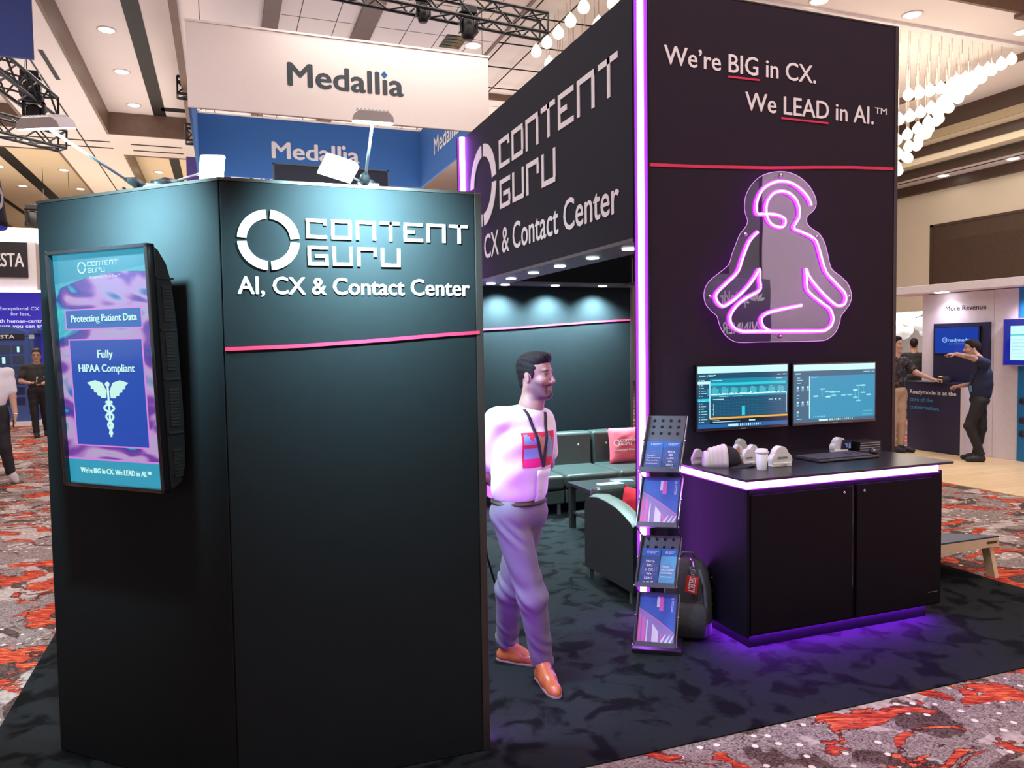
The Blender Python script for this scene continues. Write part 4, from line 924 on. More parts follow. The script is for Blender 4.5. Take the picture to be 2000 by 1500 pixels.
paper('small white leaflet on the right part of the coffee table', 3.95, 6.66, .16, .12, .2, MATS['paper_white'])
ac = thing('armchair', 'black armchair with a sloping padded arm in front of the coffee table', 'armchair', (2.95, 5.0, 0))
prof = [(5.385, .09), (5.385, .575), (5.36, .615), (5.30, .645), (5.17, .665), (5.02, .66), (4.87, .642), (4.74, .605), (4.66, .575), (4.63, .55), (4.625, .09)]
b = B(); b.prism(prof, 2.60, 2.64, ax='x'); b.build('arm_panel', ac, feltd, bevel=.004, world=True)
b = B(); pr = [(p[0], p[1]+.004) for p in prof[1:-1]]; n = len(pr)
vs = [(2.602, *p) for p in pr]+[(2.65, p[0], p[1]+.02) for p in pr]+[(2.70, p[0], p[1]+.016) for p in pr]+[(2.73, p[0], p[1]-.03) for p in pr]; b.add(vs, [(r*n+i, r*n+i+1, (r+1)*n+i+1, (r+1)*n+i) for r in range(3) for i in range(n-1)], 0, True)
b.build('arm_pad', ac, M('pad_sheen', (.20, .23, .22), .38, var=.1), world=True)  # paler pad colour imitates the sheen along the top of the arm
b = B(); b.box(2.64, 3.3, 4.66, 5.3, .1, .40); b.build('seat', ac, lea, bevel=.04, seg=3, world=True)
b = B(); b.box(2.64, 3.3, 5.26, 5.385, .1, .72); b.build('backrest', ac, lea, bevel=.04, seg=3, world=True)
b = B(); b.prism(prof, 3.30, 3.38, ax='x'); b.build('arm_panel', ac, lea, bevel=.02, world=True)
for x in (2.61, 3.32):
    for y in (4.66, 5.32): b = B(); b.box(x, x+.035, y, y+.035, .006, .1); b.build('leg', ac, MATS['leg_steel'], world=True)
cushion('throw_pillow', 'bright red cushion resting inside the arm of the black armchair', 'pillow', (2.86, 4.98, .40), -PI/2+.25, .42, .34, .12, M('red_cloth', srgb(200, 8, 40), .8, bump=.25, scale=9), .12)
rd = thing('cable_rod', 'thin black rod slanting down behind the partition edge, left of the man', 'rod', (1.7, 5.0, .006))
b = B(); b.tube([(1.56, 4.74, .60), (1.60, 4.8, .42), (1.73, 5.0, .14), (1.78, 5.06, .02)], .008, 8); b.build('shaft', rd, black_metal, world=True)
# ------------------------------------------------------------------ neighbouring booths
def hung(t, pts, z0):
    b = B()
    for (x, y) in pts: b.tube([(x, y, z0), (x, y, 7.5)], .006, 4)
    b.build('hanging_wire', t, MATS['black_metal'], world=True)
mw = M('sign_white_cloth', (.80, .73, .71), .85, var=.02); mb = M('sign_blue_cloth', srgb(40, 92, 156), .8, var=.05)
ms = thing('hanging_sign', 'square hanging sign ring, white outside and blue inside, above the partition', 'hanging sign', (2.0, 15.1, 5.5))
a0, a1, c0, c1, z0, z1 = -.38, 4.40, 12.7, 17.5, 5.47, 6.74
b = B(); b.box(a0, a1, c0, c0+.04, z0, z1); b.build('front_banner', ms, mw, bevel=.01, world=True)
b = B(); b.box(a0, a1, c1-.04, c1, z0, z1); b.box(a0, a0+.04, c0+.04, c1-.04, z0, z1); b.box(a1-.04, a1, c0+.04, c1-.04, z0, z1); b.box(a0, a1, c0+.04, c0+.06, z0, z1); b.build('inner_banner', ms, mb, bevel=.008, world=True)
b = B(); b.box(a0-.02, a1+.02, c0-.02, c0+.03, z1, z1+.03); b.build('top_tube', ms, wht, world=True); b = B(); b.box(a0, a1, c1-.04, c1, z1, z1+.03); b.build('top_tube', ms, wht, world=True)
b = B(); text(b, 'Medall\u0131a', 1.085, 5.945, 1.82, .345, c0-.004, bold=0, fat=.014); b.build('lettering', ms, M('sign_charcoal', srgb(58, 68, 76), .7), world=True)
b = B(); b.plate([(2.60, 6.20), (2.655, 6.26), (2.60, 6.32), (2.545, 6.26)], c0-.005); b.build('blue_diamond', ms, mb, world=True)
b = B(); text(b, 'Medall\u0131a', 1.12, 5.92, 1.84, .34, c1-.045, bold=0, fat=.014); b.plate([(2.635, 6.18), (2.69, 6.24), (2.635, 6.30), (2.58, 6.24)], c1-.046); b.build('inner_lettering', ms, M('sign_silver', srgb(205, 200, 202), .7), world=True)
b = B(); text(b, 'Medall\u0131a', 0, 5.92, 1.84, .34, 0, bold=0, fat=.014, fn=lambda x, z, y: (a1-.045+y, 16.2-x, z)); b.build('inner_lettering', ms, M('sign_silver', srgb(205, 200, 202), .7), world=True)
hung(ms, ((a0+.2, c0+.02), (a1-.1, c0+.02), (a0+.2, c1), (a1-.1, c1)), z1)
b = B()
for (x, y) in ((a0, c0), (a0, c1), (a1, c0), (a1, c1)): b.tube([(x, y, z1+.02), ((a0+a1)/2, (c0+c1)/2, 7.45)], .006, 4)
b.build('bridle_wire', ms, MATS['black_metal'], world=True)
sp = thing('hanging_display', 'dark framed screen panel below the blue inner banner, over the partition top', 'display', (1.9, 14, 4.3))
b = B(); b.box(.92, 2.89, 14.0, 14.08, 4.1, 5.0); b.build('panel', sp, M('screen_dark', srgb(22, 38, 62), .3), world=True)
b = B(); b.box(.90, .925, 13.99, 14.09, 4.1, 5.02); b.box(2.885, 2.91, 13.99, 14.09, 4.1, 5.02); b.box(.90, 2.91, 13.99, 14.09, 5.0, 5.025); b.build('frame', sp, M('frame_grey', srgb(90, 110, 130), .4), world=True)
b = B(); b.box(1.0, 1.06, 14.02, 14.06, 0, 4.1); b.box(2.74, 2.8, 14.02, 14.06, 0, 4.1); b.build('post', sp, alu, world=True)
pp = thing('banner', 'purple banner with cut-off white capitals behind the partition top', 'banner', (.75, 20, 4.6))
pm = M('purple_cloth', srgb(72, 56, 120), .8)
b = B(); b.box(-.15, 1.34, 20, 20.05, 5.2, 6.05); b.build('banner_cloth', pp, pm, world=True)
b = B(); text(b, 'TECH', .32, 5.72, .94, .28, 19.995, bold=.04); b.build('lettering', pp, white, world=True); hung(pp, ((0, 20.02), (1.2, 20.02)), 6.05)
pb = thing('banner', 'slim purple column banner at the left edge of the blue sign', 'banner', (-.45, 18.2, 4))
b = B(); b.box(-.62, -.2, 18.2, 18.24, 4.6, 6.0); b.build('banner_cloth', pb, pm, bevel=.03, world=True); hung(pb, ((-.4, 18.22),), 6.0)
bb = thing('hanging_banner', 'blue hanging banner with part of a white disc in the top left corner', 'banner', (-3.4, 12, 5.7))
b = B(); b.box(-4.9, -2.24, 12.0, 12.06, 5.72, 7.3); b.build('banner_cloth', bb, M('banner_blue', srgb(38, 54, 112), .8), bevel=.01, world=True)
b = B(); k = 30; b.plate([(-2.62+.19*math.cos(2*PI*i/k)-.06, 6.66+.25*math.sin(2*PI*i/k)) for i in range(k)], 11.994); b.build('white_disc', bb, white, world=True); hung(bb, ((-4, 12.03), (-2.4, 12.03)), 7.3)
dr = thing('hanging_drum', 'dark round hanging sign with a white ring and blue underside at left', 'hanging sign', (-3.83, 15.0, 3.9))
b = B(); b.lathe([(.535, 0), (.545, .08), (.53, .15), (.50, .5), (.46, .8), (.44, .84)], (0, 0, 0), 36); b.build('drum_cloth', dr, M('drum_dark', srgb(28, 26, 44), .7))
b = B(); b.lathe([(.53, -.012), (.535, .001)], (0, 0, 0), 36); b.build('underside', dr, M('drum_blue', srgb(40, 60, 190), .6, emit=srgb(40, 60, 190), es=.3))
b = B(); k = 24; vs = []
for i in range(k):
    for r in (.11, .17):
        a = 2*PI*i/k; an = -.52+r*math.cos(a)*2.0; vs.append((.535*math.cos(an), .535*math.sin(an), .45+r*1.2*math.sin(a)))
b.add(vs, [(2*i, 2*i+1, 2*((i+1) % k)+1, 2*((i+1) % k)) for i in range(k)]); b.build('white_ring', dr, white); hung(dr, ((-3.83, 15.0),), 4.7)

# booth with the blue telephone box at far left
cr = thing('exhibit_booth', 'white and indigo exhibit booth with black name sign at far left', 'booth', (-6, 23, 0))
bw = M('booth_white', (.80, .76, .77), .6)
b = B(); b.box(-9, -4.36, 22.6, 23.6, 3.40, 4.66); b.build('fascia', cr, bw, world=True)
b = B(); b.box(-9, -4.28, 22.55, 23.6, 4.66, 4.95); b.build('light_cove', cr, E('cove_white', (1, .96, .92), 2.2), world=True)
b = B(); b.box(-9, -4.2, 22.5, 22.6, 3.34, 3.40); b.build('light_strip', cr, E('strip_lilac', (.85, .75, 1.0), 2.6), world=True)
b = B(); b.box(-9, -4.0, 23.3, 23.4, 0, 3.40); b.build('back_wall', cr, M('indigo', srgb(58, 52, 170), .6, emit=srgb(58, 48, 190), es=.35), world=True)
b = B(); b.box(-9, -4.54, 22.55, 22.6, 3.72, 4.59); b.build('name_board', cr, M('board_black', srgb(34, 28, 36), .5), world=True)
b = B(); text(b, 'CRESTA', -5.62, 3.98, 1.0, .33, 22.545, bold=.03); b.build('lettering', cr, white, world=True)
b = B(); y = 23.295
text(b, 'Exceptional CX', -4.92, 2.93, .90, .085, y, 0, .01, 'c'); text(b, 'for less,', -4.90, 2.79, .44, .085, y, 0, .01, 'c'); text(b, 'with human-centric', -4.92, 2.61, 1.20, .085, y, 0, .03, 'c'); text(b, 'AI agents you can trust', -4.98, 2.475, 1.50, .085, y, 0, .03, 'c'); b.build('slogan', cr, M('slogan_lilac', (.8, .8, .95), .6, emit=(.8, .8, 1), es=.35), world=True)
b = B(); b.box(-9, -3.6, 22.2, 23.3, 0, .10); b.build('platform', cr, bw, world=True)
pbx = thing('telephone_booth', 'blue telephone box with arched roof and small panes at far left', 'telephone booth', (-5.15, 22.5, .1))
pbm = M('phonebox_blue', srgb(58, 84, 148), .5)
b = B(); b.box(-.72, .62, -.1, .7, 0, 2.12)
b.prism([(-.72, 2.12), (.62, 2.12)]+[(-.05+.67*math.cos(PI*i/12), 2.12+.27*math.sin(PI*i/12)) for i in range(1, 12)], -.1, .7); b.build('box_body', pbx, pbm, bevel=.012)
b = B(); b.box(.60, .70, -.12, .72, 0, 2.2); b.prism([(.60, 2.2), (.78, 2.2), (.76, 2.3), (.69, 2.36), (.62, 2.3)], -.12, .72); b.build('corner_post', pbx, pbm, bevel=.01)
b = B(); b.box(-.7, .50, -.125, -.1, 2.06, 2.2); b.build('sign_board', pbx, MATS['board_black'])
b = B(); text(b, 'CRESTA', -.33, 2.085, .62, .085, -.127, bold=.04); b.build('lettering', pbx, white)
b = B(); b.box(.60, .72, -.128, -.12, 2.07, 2.17); b.build('side_plate', pbx, M('plate_pale', srgb(170, 180, 200), .5))
for r in range(6):
    b = B()
    for c in range(4): b.box(-.64+c*.29, -.64+c*.29+.23, -.112, -.1, 1.72-r*.26, 1.72-r*.26+.19)
    b.build('window_row', pbx, M('pane_dark', srgb(32, 44, 84), .1, coat=.5))
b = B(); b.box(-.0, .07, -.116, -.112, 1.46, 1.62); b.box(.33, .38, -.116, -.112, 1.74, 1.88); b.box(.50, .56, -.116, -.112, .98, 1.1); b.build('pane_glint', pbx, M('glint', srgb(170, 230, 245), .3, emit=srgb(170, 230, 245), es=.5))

# lilac booth on the right
rb = thing('exhibit_booth', 'lilac exhibit booth with canopy and recessed screen at right', 'booth', (10.95, 9.9, 0), -PI/2)
# local x = 9.9 - Y, y = X - 10.95
lil = M('lilac_white', (.78, .72, .80), .55); nav = M('navy_board', srgb(34, 34, 72), .5)
b = B(); b.box(.22, 1.9, 0, .3, .012, 2.56); b.build('wall_panel', rb, lil, bevel=.004)
b = B(); b.box(1.9, 4.0, -.02, .25, .012, 2.56); b.build('blue_panel', rb, M('azure_panel', srgb(28, 122, 186), .5), bevel=.004)
b = B(); b.box(-.31, 4.0, -.42, .3, 2.57, 2.69); b.build('canopy', rb, M('canopy_white', (.84, .80, .84), .5), bevel=.004)
b = B(); b.box(1.497, 1.503, -.001, 0, .012, 2.56); b.build('seam', rb, M('seam_grey', (.4, .36, .42), .6))
b = B(); text(b, 'More Revenue', .66, 2.275, .71, .075, -.002, bold=0, fat=.0015); b.build('lettering', rb, M('letter_grey', srgb(48, 40, 52), .5))
b = B(); b.box(.48, 1.46, -.05, 0, 1.06, 2.075); b.build('screen_board', rb, nav, bevel=.004)
b = B()
for zz in (.42, .62, .9): b.lathe([(.05, 0), (.05, .012)], (1.985, -.02, zz), 18, R=Matrix.Rotation(PI/2, 3, 'X'))
b.build('round_mark', rb, MATS['navy_board'])
b = B(); b.lathe([(.1, 2.572), (.1, 2.560), (.08, 2.558)], (.75, -.2, 0), 18); b.build('canopy_downlight', rb, E('canopy_lamp', (1, .95, 1), 8))
lamp('canopy_spot', 'SPOT', (10.74, 9.15, 2.54), (10.92, 9.1, 1.2), 22, (.93, .82, 1.0), .06, spot=2.2, blend=.9)
lamp('canopy_spot', 'SPOT', (10.72, 7.7, 2.54), (10.85, 7.7, 0), 55, (.93, .82, 1.0), .06, spot=2.2, blend=.9)
sc = thing('wall_monitor', 'blue monitor with a round logo on the navy board of the lilac booth', 'monitor', (10.89, 9.37, 1.58), -PI/2)
b = B(); b.box(0, .80, -.03, .01, 0, .44); b.build('housing', sc, MATS['gloss_black'], bevel=.004)
b = B(); rect(b, .012, .015, .788, .428, -.032); b.build('screen', sc, EM('mon_blue', (14, 52, 150)))
b = B(); ring4(b, .20, .23, .034, .042, -.0345, -.033, gap=.0); ring4(b, .20, .23, .016, .022, -.0345, -.033, gap=.4); text(b, 'readymode', .26, .205, .37, .05, -.034, bold=.012); rect(b, .27, .165, .55, .17, -.034); b.build('screen_text', sc, EM('mon_text', (150, 205, 245), 1.0))
s2 = thing('wall_monitor', 'blue monitor with a pale form cut by the right edge of view', 'monitor', (10.86, 8.15, 1.42), -PI/2)
b = B(); b.box(0, 1.2, -.05, .09, 0, .69); b.build('housing', s2, M('bezel_pink', srgb(190, 150, 190), .4), bevel=.004)
b = B(); rect(b, .012, .012, 1.19, .678, -.052); b.build('screen', s2, EM('mon_blue_dark', (16, 30, 140)))
b = B(); rect(b, .12, .08, 1.1, .58, -.0535, 0); rect(b, .12, .44, 1.1, .455, -.054, 1)
for i in range(6): rect(b, .15, .38-.05*i, .3+.1*(i % 3), .385-.05*i, -.054, 2)
b.build('screen_form', s2, [EM('form_pale', (190, 235, 245), 1.0), EM('form_green', (40, 185, 185)), EM('form_line', (140, 190, 215))])
rc = thing('booth_counter', 'navy counter with white and blue lettering in front of the lilac booth', 'counter', (10.65, 9.69, .012), -PI/2)
b = B(); b.box(0, .99, 0, .30, 0, 1.10); b.build('front_board', rc, nav, bevel=.004)
b = B(); b.box(.985, 1.05, .0, .30, 0, 1.09); b.build('side_board', rc, lil)
b = B(); b.box(-.02, 1.06, -.01, .32, 1.10, 1.125); b.build('counter_top', rc, nav, bevel=.004)
b = B(); text(b, 'Readymode is at the', .05, .925, .86, .062, -.002, bold=.03); b.build('white_lettering', rc, white)
b = B(); text(b, 'core of the', .05, .80, .44, .062, -.002, bold=.03); text(b, 'conversation.', .05, .675, .56, .062, -.002, bold=.03); b.build('blue_lettering', rc, M('letter_blue', srgb(70, 150, 215), .5))
ca = thing('baseball_cap', 'black cap with a yellow patch lying on the navy counter', 'cap', (10.78, 9.1, 1.137), -1.2)
b = B(); b.lathe([(.10, 0), (.10, .03), (.085, .07), (.05, .095), (.004, .1)], n=22); b.build('crown', ca, cl_)
b = B(); b.box(-.09, .09, -.2, -.08, 0, .008); b.build('visor', ca, cl_, bevel=.003)
b = B(); b.ball((-.04, -.05, .085), (.035, .03, .016), 8); b.build('yellow_patch', ca, M('patch_yellow', srgb(230, 190, 70), .6))
ph2 = thing('phone_stand', 'white phone lying on the left end of the navy counter', 'phone', (10.74, 9.28, 1.137), -1.0)
b = B(); b.box(-.06, .06, -.03, .03, 0, .012, R=None); b.build('phone_body', ph2, M('phone_pale', (.6, .62, .66), .3), bevel=.004)
# bean bag toss board
cbd = thing('cornhole_board', 'bean bag toss board with blue disc and wooden legs on the patterned carpet', 'game board', (5.5, 4.25, 0), 0)
wd = M('birch', srgb(222, 200, 160), .55, var=.08, scale=20)
Yb0, Yb1, Xb0, Xb1 = 4.15, 5.37, 4.832, 5.50
def brd(y): return .305-(.305-.085)*(y-Yb0)/(Yb1-Yb0)
def slab(b, x0, x1, y0, y1, za, zb, m=0):
    vs = [(x, y, brd(y)+z) for x in (x0, x1) for y in (y0, y1) for z in (za, zb)]
    return b.add(vs, [(0, 1, 3, 2), (4, 6, 7, 5), (0, 4, 5, 1), (2, 3, 7, 6), (0, 2, 6, 4), (1, 5, 7, 3)], m)
b = B(); slab(b, Xb0, Xb1, Yb0, Yb0+.02, -.07, 0); slab(b, Xb0, Xb1, Yb1-.02, Yb1, -.07, 0); slab(b, Xb1-.02, Xb1, Yb0+.02, Yb1-.02, -.07, 0); slab(b, Xb0, Xb0+.02, Yb0+.02, Yb1-.02, -.07, 0); b.build('side_frame', cbd, wd, world=True)
b = B(); slab(b, Xb0, Xb1, Yb0, Yb1, 0, .012); b.build('playing_surface', cbd, M('board_print', srgb(46, 62, 92), .4, var=.5, scale=7), world=True)
b = B(); k = 26; b.add([(4.99+.09*math.cos(2*PI*i/k), 4.36+.09*math.sin(2*PI*i/k), brd(4.36+.09*math.sin(2*PI*i/k))+.0135) for i in range(k)], [list(range(k))]); b.build('blue_disc', cbd, M('disc_cyan', srgb(40, 190, 235), .4), world=True)
for x in (Xb0+.004, Xb1-.06):
    b = B(); b.add([(xx, y, z) for y, z in ((4.20, .30), (4.27, .285), (4.20, 0), (4.13, 0)) for xx in (x, x+.04)], [(0, 2, 4, 6), (1, 7, 5, 3), (0, 1, 3, 2), (2, 3, 5, 4), (4, 5, 7, 6), (6, 7, 1, 0)]); b.build('leg', cbd, wd, world=True)
b = B()
for i in range(9): b.box(5.37+i*.0125, 5.379+i*.0125, Yb0-.002, Yb0, .262, .282)
b.build('burned_mark', cbd, darkbrown, world=True)
# foyer decoration and tables past the doorway
fd = thing('ceiling_decoration', 'white cloud of paper blossoms hanging in the foyer past the doorway', 'decoration', (22, 19, 2.6))
b = B(); rr = random.Random(5)
for i in range(70): b.ball((22+rr.uniform(-.4, .4), 18.6+rr.uniform(-1.6, 2.4), 2.55+rr.uniform(-.5, .55)), rr.uniform(.12, .26), 6)
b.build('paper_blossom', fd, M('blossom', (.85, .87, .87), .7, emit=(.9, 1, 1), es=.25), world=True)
def foyer_table(lab, x, y):
    t = thing('table', lab, 'table', (x, y, 0))
    b = B(); b.box(-.35, .35, -.5, .5, 1.0, 1.04); b.build('table_top', t, M('table_grey', (.35, .34, .36), .5))
    b = B(); b.box(-.3, .3, -.42, .42, 0, 1.0); b.build('table_base', t, M('table_panel', (.5, .46, .5), .6)); return t
foyer_table('grey high table in the bright foyer past the doorway', 21.4, 18.6)
for i, (x, y) in enumerate(((21.1, 18.75), (21.2, 19.15))):
    t = thing('laptop', ('dark open laptop on the foyer table, nearer the lilac booth', 'dark open laptop on the foyer table, nearer the tower')[i], 'laptop', (x, y, 1.04), .4)
    b = B(); b.box(-.16, .16, -.11, .11, 0, .015); b.build('base', t, blackp); b = B(); b.box(-.16, .16, .10, .115, .015, .23); b.build('lid', t, M('laptop_grey', (.1, .1, .12), .4))

# booth across the aisle, mirrored in the clear neon plate
ab = thing('exhibit_booth', 'dark booth board with white lettering and pale side wall, seen mirrored in the neon plate', 'booth', (10.2, -4.6, 0), PI)
b = B(); b.box(-.75, .95, 0, .1, 0, 3.15); b.build('dark_board', ab, M('board_navy', srgb(40, 34, 52), .5), bevel=.01)
b = B(); b.box(-4.5, -.78, .3, .4, 0, 5.6); b.build('pale_wall', ab, M('mauve_wall', srgb(158, 136, 152), .7))
b = B(); b.box(-.78, 1.6, 1.5, 1.6, 3.4, 4.6); b.build('rear_wall', ab, MATS['mauve_wall'])
b = B(); text(b, 'sprinklr', -.18, 2.62, .72, .26, -.003, bold=.02); text(b, 'WINNER', -.52, 2.02, 1.02, .23, -.003, bold=.02); b.build('lettering', ab, white)
b = B()
for i in range(5):
    a = math.radians(20+35*i); p = Vector((-.38+.02*math.cos(a), 0, 2.68)); q = p+Vector((math.cos(a), 0, math.sin(a)))*.2; n_ = Vector((-math.sin(a), 0, math.cos(a)))*.035
    b.plate([(p.x, p.z), ((p.x*.4+q.x*.6)+n_.x, (p.z*.4+q.z*.6)+n_.z), (q.x, q.z), ((p.x*.4+q.x*.6)-n_.x, (p.z*.4+q.z*.6)-n_.z)], -.003)
b.build('leaf_mark', ab, white)
lamp('mirror_booth_fill', 'AREA', (12.0, -1.6, 4.6), (11.6, -5, 2.2), 1100, (1, .93, .97), 1.2)  # added unseen lamp that brightens the booth mirrored in the plate
# ------------------------------------------------------------------ people
def field(prims, lo, hi, h):
    lo = np.array(lo, float); n = np.ceil((np.array(hi)-lo)/h).astype(int)+1
    Fd = np.full(n, 1.0, np.float32); ax = [lo[i]+h*np.arange(n[i]) for i in range(3)]
    for p in prims:
        kind = p[0]; k = p[-1].get('k', .02); op = p[-1].get('op', 'add')
        if kind == 'cap':
            a, r0, c, r1 = np.array(p[1], float), p[2], np.array(p[3], float), p[4]; R = max(r0, r1); sq = p[-1].get('sq')
            bl = np.minimum(a, c)-R-k-3*h; bh = np.maximum(a, c)+R+k+3*h
        elif kind == 'ell':
            a, r = np.array(p[1], float), np.array(p[2], float); Rm = p[3]; R = r.max(); bl = a-R-k-3*h; bh = a+R+k+3*h
        else:   # half space: keep the side n.(x-o) < 0
            bl = lo-1; bh = np.array(hi)+1
        i0 = np.maximum(0, np.floor((bl-lo)/h).astype(int)); i1 = np.minimum(n, np.ceil((bh-lo)/h).astype(int)+1)
        if (i1 <= i0).any(): continue
        sl = tuple(slice(i0[i], i1[i]) for i in range(3))
        X, Y, Zg = np.meshgrid(ax[0][sl[0]], ax[1][sl[1]], ax[2][sl[2]], indexing='ij', sparse=True)
        if kind == 'cap':
            d = c-a; L2 = max(1e-9, float(d @ d)); t = np.clip(((X-a[0])*d[0]+(Y-a[1])*d[1]+(Zg-a[2])*d[2])/L2, 0, 1)
            D = np.sqrt((X-a[0]-t*d[0])**2+(Y-a[1]-t*d[1])**2+(Zg-a[2]-t*d[2])**2)-(r0+(r1-r0)*t)
        elif kind == 'ell':
            x, y, z = X-a[0], Y-a[1], Zg-a[2]
            if Rm is not None:
                M_ = np.array(Rm); x, y, z = M_[0, 0]*x+M_[1, 0]*y+M_[2, 0]*z, M_[0, 1]*x+M_[1, 1]*y+M_[2, 1]*z, M_[0, 2]*x+M_[1, 2]*y+M_[2, 2]*z
            q = np.sqrt((x/r[0])**2+(y/r[1])**2+(z/r[2])**2); g = np.sqrt((x/r[0]**2)**2+(y/r[1]**2)**2+(z/r[2]**2)**2)+1e-6
            D = q*(q-1)/g
        else:
            o, nn = np.array(p[1]), np.array(p[2], float); nn = nn/np.linalg.norm(nn); D = (X-o[0])*nn[0]+(Y-o[1])*nn[1]+(Zg-o[2])*nn[2]
        G = Fd[sl]; D = np.broadcast_to(D, G.shape)
        if op == 'add': hh = np.maximum(k-np.abs(G-D), 0)/k; Fd[sl] = np.minimum(G, D)-hh*hh*k*.25
        elif op == 'sub': hh = np.maximum(k-np.abs(G+D), 0)/k; Fd[sl] = np.maximum(G, -D)+hh*hh*k*.25
        else: hh = np.maximum(k-np.abs(G-D), 0)/k; Fd[sl] = np.maximum(G, D)+hh*hh*k*.25
    return Fd, lo, ax
def nets(Fd, lo, h):
    S_ = Fd < 0; n = S_.shape
    c = np.zeros(tuple(v-1 for v in n), np.int8)
    for i in (0, 1):
        for j in (0, 1):
            for k in (0, 1): c += S_[i:n[0]-1+i, j:n[1]-1+j, k:n[2]-1+k]
    act = (c > 0) & (c < 8); idx = np.argwhere(act); ids = -np.ones(act.shape, np.int32); ids[act] = np.arange(len(idx))
    acc = np.zeros((len(idx), 3)); cnt = np.zeros(len(idx))
    cor = [(i, j, k) for i in (0, 1) for j in (0, 1) for k in (0, 1)]
    val = {q: Fd[idx[:, 0]+q[0], idx[:, 1]+q[1], idx[:, 2]+q[2]] for q in cor}
    for q in cor:
        for ax_ in range(3):
            if q[ax_] == 0:
                q2 = list(q); q2[ax_] = 1; q2 = tuple(q2); a, b_ = val[q], val[q2]; m = (a < 0) != (b_ < 0)
                t = np.where(m, a/np.where(m, a-b_, 1), 0); p = np.tile(np.array(q, float), (len(idx), 1)); p[:, ax_] = t
                acc[m] += p[m]; cnt[m] += 1
    V = (idx+acc/np.maximum(cnt, 1)[:, None])*h+lo
    Q = []
    for ax_ in range(3):
        u, w = (ax_+1) % 3, (ax_+2) % 3
        sl0 = [slice(None)]*3; sl1 = [slice(None)]*3; sl0[ax_] = slice(0, -1); sl1[ax_] = slice(1, None)
        a, b_ = S_[tuple(sl0)], S_[tuple(sl1)]; e = np.argwhere(a != b_)
        e = e[(e[:, u] > 0) & (e[:, w] > 0) & (e[:, u] < n[u]-1) & (e[:, w] < n[w]-1)]
        if not len(e): continue
        def cell(du, dw):
            q = e.copy(); q[:, u] += du; q[:, w] += dw; return ids[q[:, 0], q[:, 1], q[:, 2]]
        f = np.stack([cell(-1, -1), cell(0, -1), cell(0, 0), cell(-1, 0)], 1)
        flip = ~a[e[:, 0], e[:, 1], e[:, 2]]; f[flip] = f[flip][:, ::-1]; Q.append(f)
    return V, np.concatenate(Q)
def skin_obj(name, parent, prims, lo, hi, h, mat, noise=None, col=None, relax=2):
    Fd, lo, ax = field(prims, lo, hi, h)
    if noise is not None:
        X, Y, Zg = np.meshgrid(*ax, indexing='ij', sparse=True); Fd = Fd+noise(X, Y, Zg)
    V, Q = nets(Fd, lo, h)
    for _ in range(relax):
        s = np.zeros_like(V); c = np.zeros(len(V))
        for i in range(4):
            a, b_ = Q[:, i], Q[:, (i+1) % 4]
            np.add.at(s, a, V[b_]); np.add.at(c, a, 1); np.add.at(s, b_, V[a]); np.add.at(c, b_, 1)
        V = V*.5+.5*s/np.maximum(c, 1)[:, None]
    me = bpy.data.meshes.new(name); me.vertices.add(len(V)); me.vertices.foreach_set('co', V.astype(np.float32).ravel())
    me.loops.add(len(Q)*4); me.loops.foreach_set('vertex_index', Q.astype(np.int32).ravel())
    me.polygons.add(len(Q)); me.polygons.foreach_set('loop_start', np.arange(0, len(Q)*4, 4, dtype=np.int32)); me.polygons.foreach_set('loop_total', np.full(len(Q), 4, np.int32))
    me.polygons.foreach_set('use_smooth', np.ones(len(Q), bool)); me.update(); me.validate()
    if col is not None:
        at = me.color_attributes.new('Col', 'FLOAT_COLOR', 'POINT'); C = np.ones((len(V), 4), np.float32); C[:, :3] = col(V); at.data.foreach_set('color', C.ravel())
    me.materials.append(mat); o = bpy.data.objects.new(name, me); COL.objects.link(o)
    if parent is not None: o.parent = parent
    return o
def vc_mat(name, rough=.5):
    m = bpy.data.materials.new(name); m.use_nodes = True; nt = m.node_tree; b = nt.nodes['Principled BSDF']; b.inputs['Roughness'].default_value = rough
    a = nt.nodes.new('ShaderNodeVertexColor'); a.layer_name = 'Col'; nz = nt.nodes.new('ShaderNodeTexNoise'); nz.inputs['Scale'].default_value = 90
    mx = nt.nodes.new('ShaderNodeMix'); mx.data_type = 'RGBA'; mx.blend_type = 'OVERLAY'; mx.inputs[0].default_value = .12
    nt.links.new(a.outputs[0], mx.inputs[6]); nt.links.new(nz.outputs['Fac'], mx.inputs[7]); nt.links.new(mx.outputs[2], b.inputs['Base Color'])
    b.inputs['Subsurface Weight'].default_value = .06; b.inputs['Subsurface Radius'].default_value = (.01, .004, .002)
    return m
skinm = vc_mat('skin', .48)
def V3(*a): return np.array(a, float)
def rotm(yaw_, pitch=0, roll=0):
    """columns: forward, left, up. yaw_ measured in plan from +x (image right) towards +y (away)"""
    f = V3(math.cos(yaw_)*math.cos(pitch), math.sin(yaw_)*math.cos(pitch), math.sin(pitch)); l = V3(-math.sin(yaw_), math.cos(yaw_), 0); u = np.cross(f, l)
    l2 = l*math.cos(roll)+u*math.sin(roll); u2 = u*math.cos(roll)-l*math.sin(roll); return np.stack([f, l2, u2], 1)
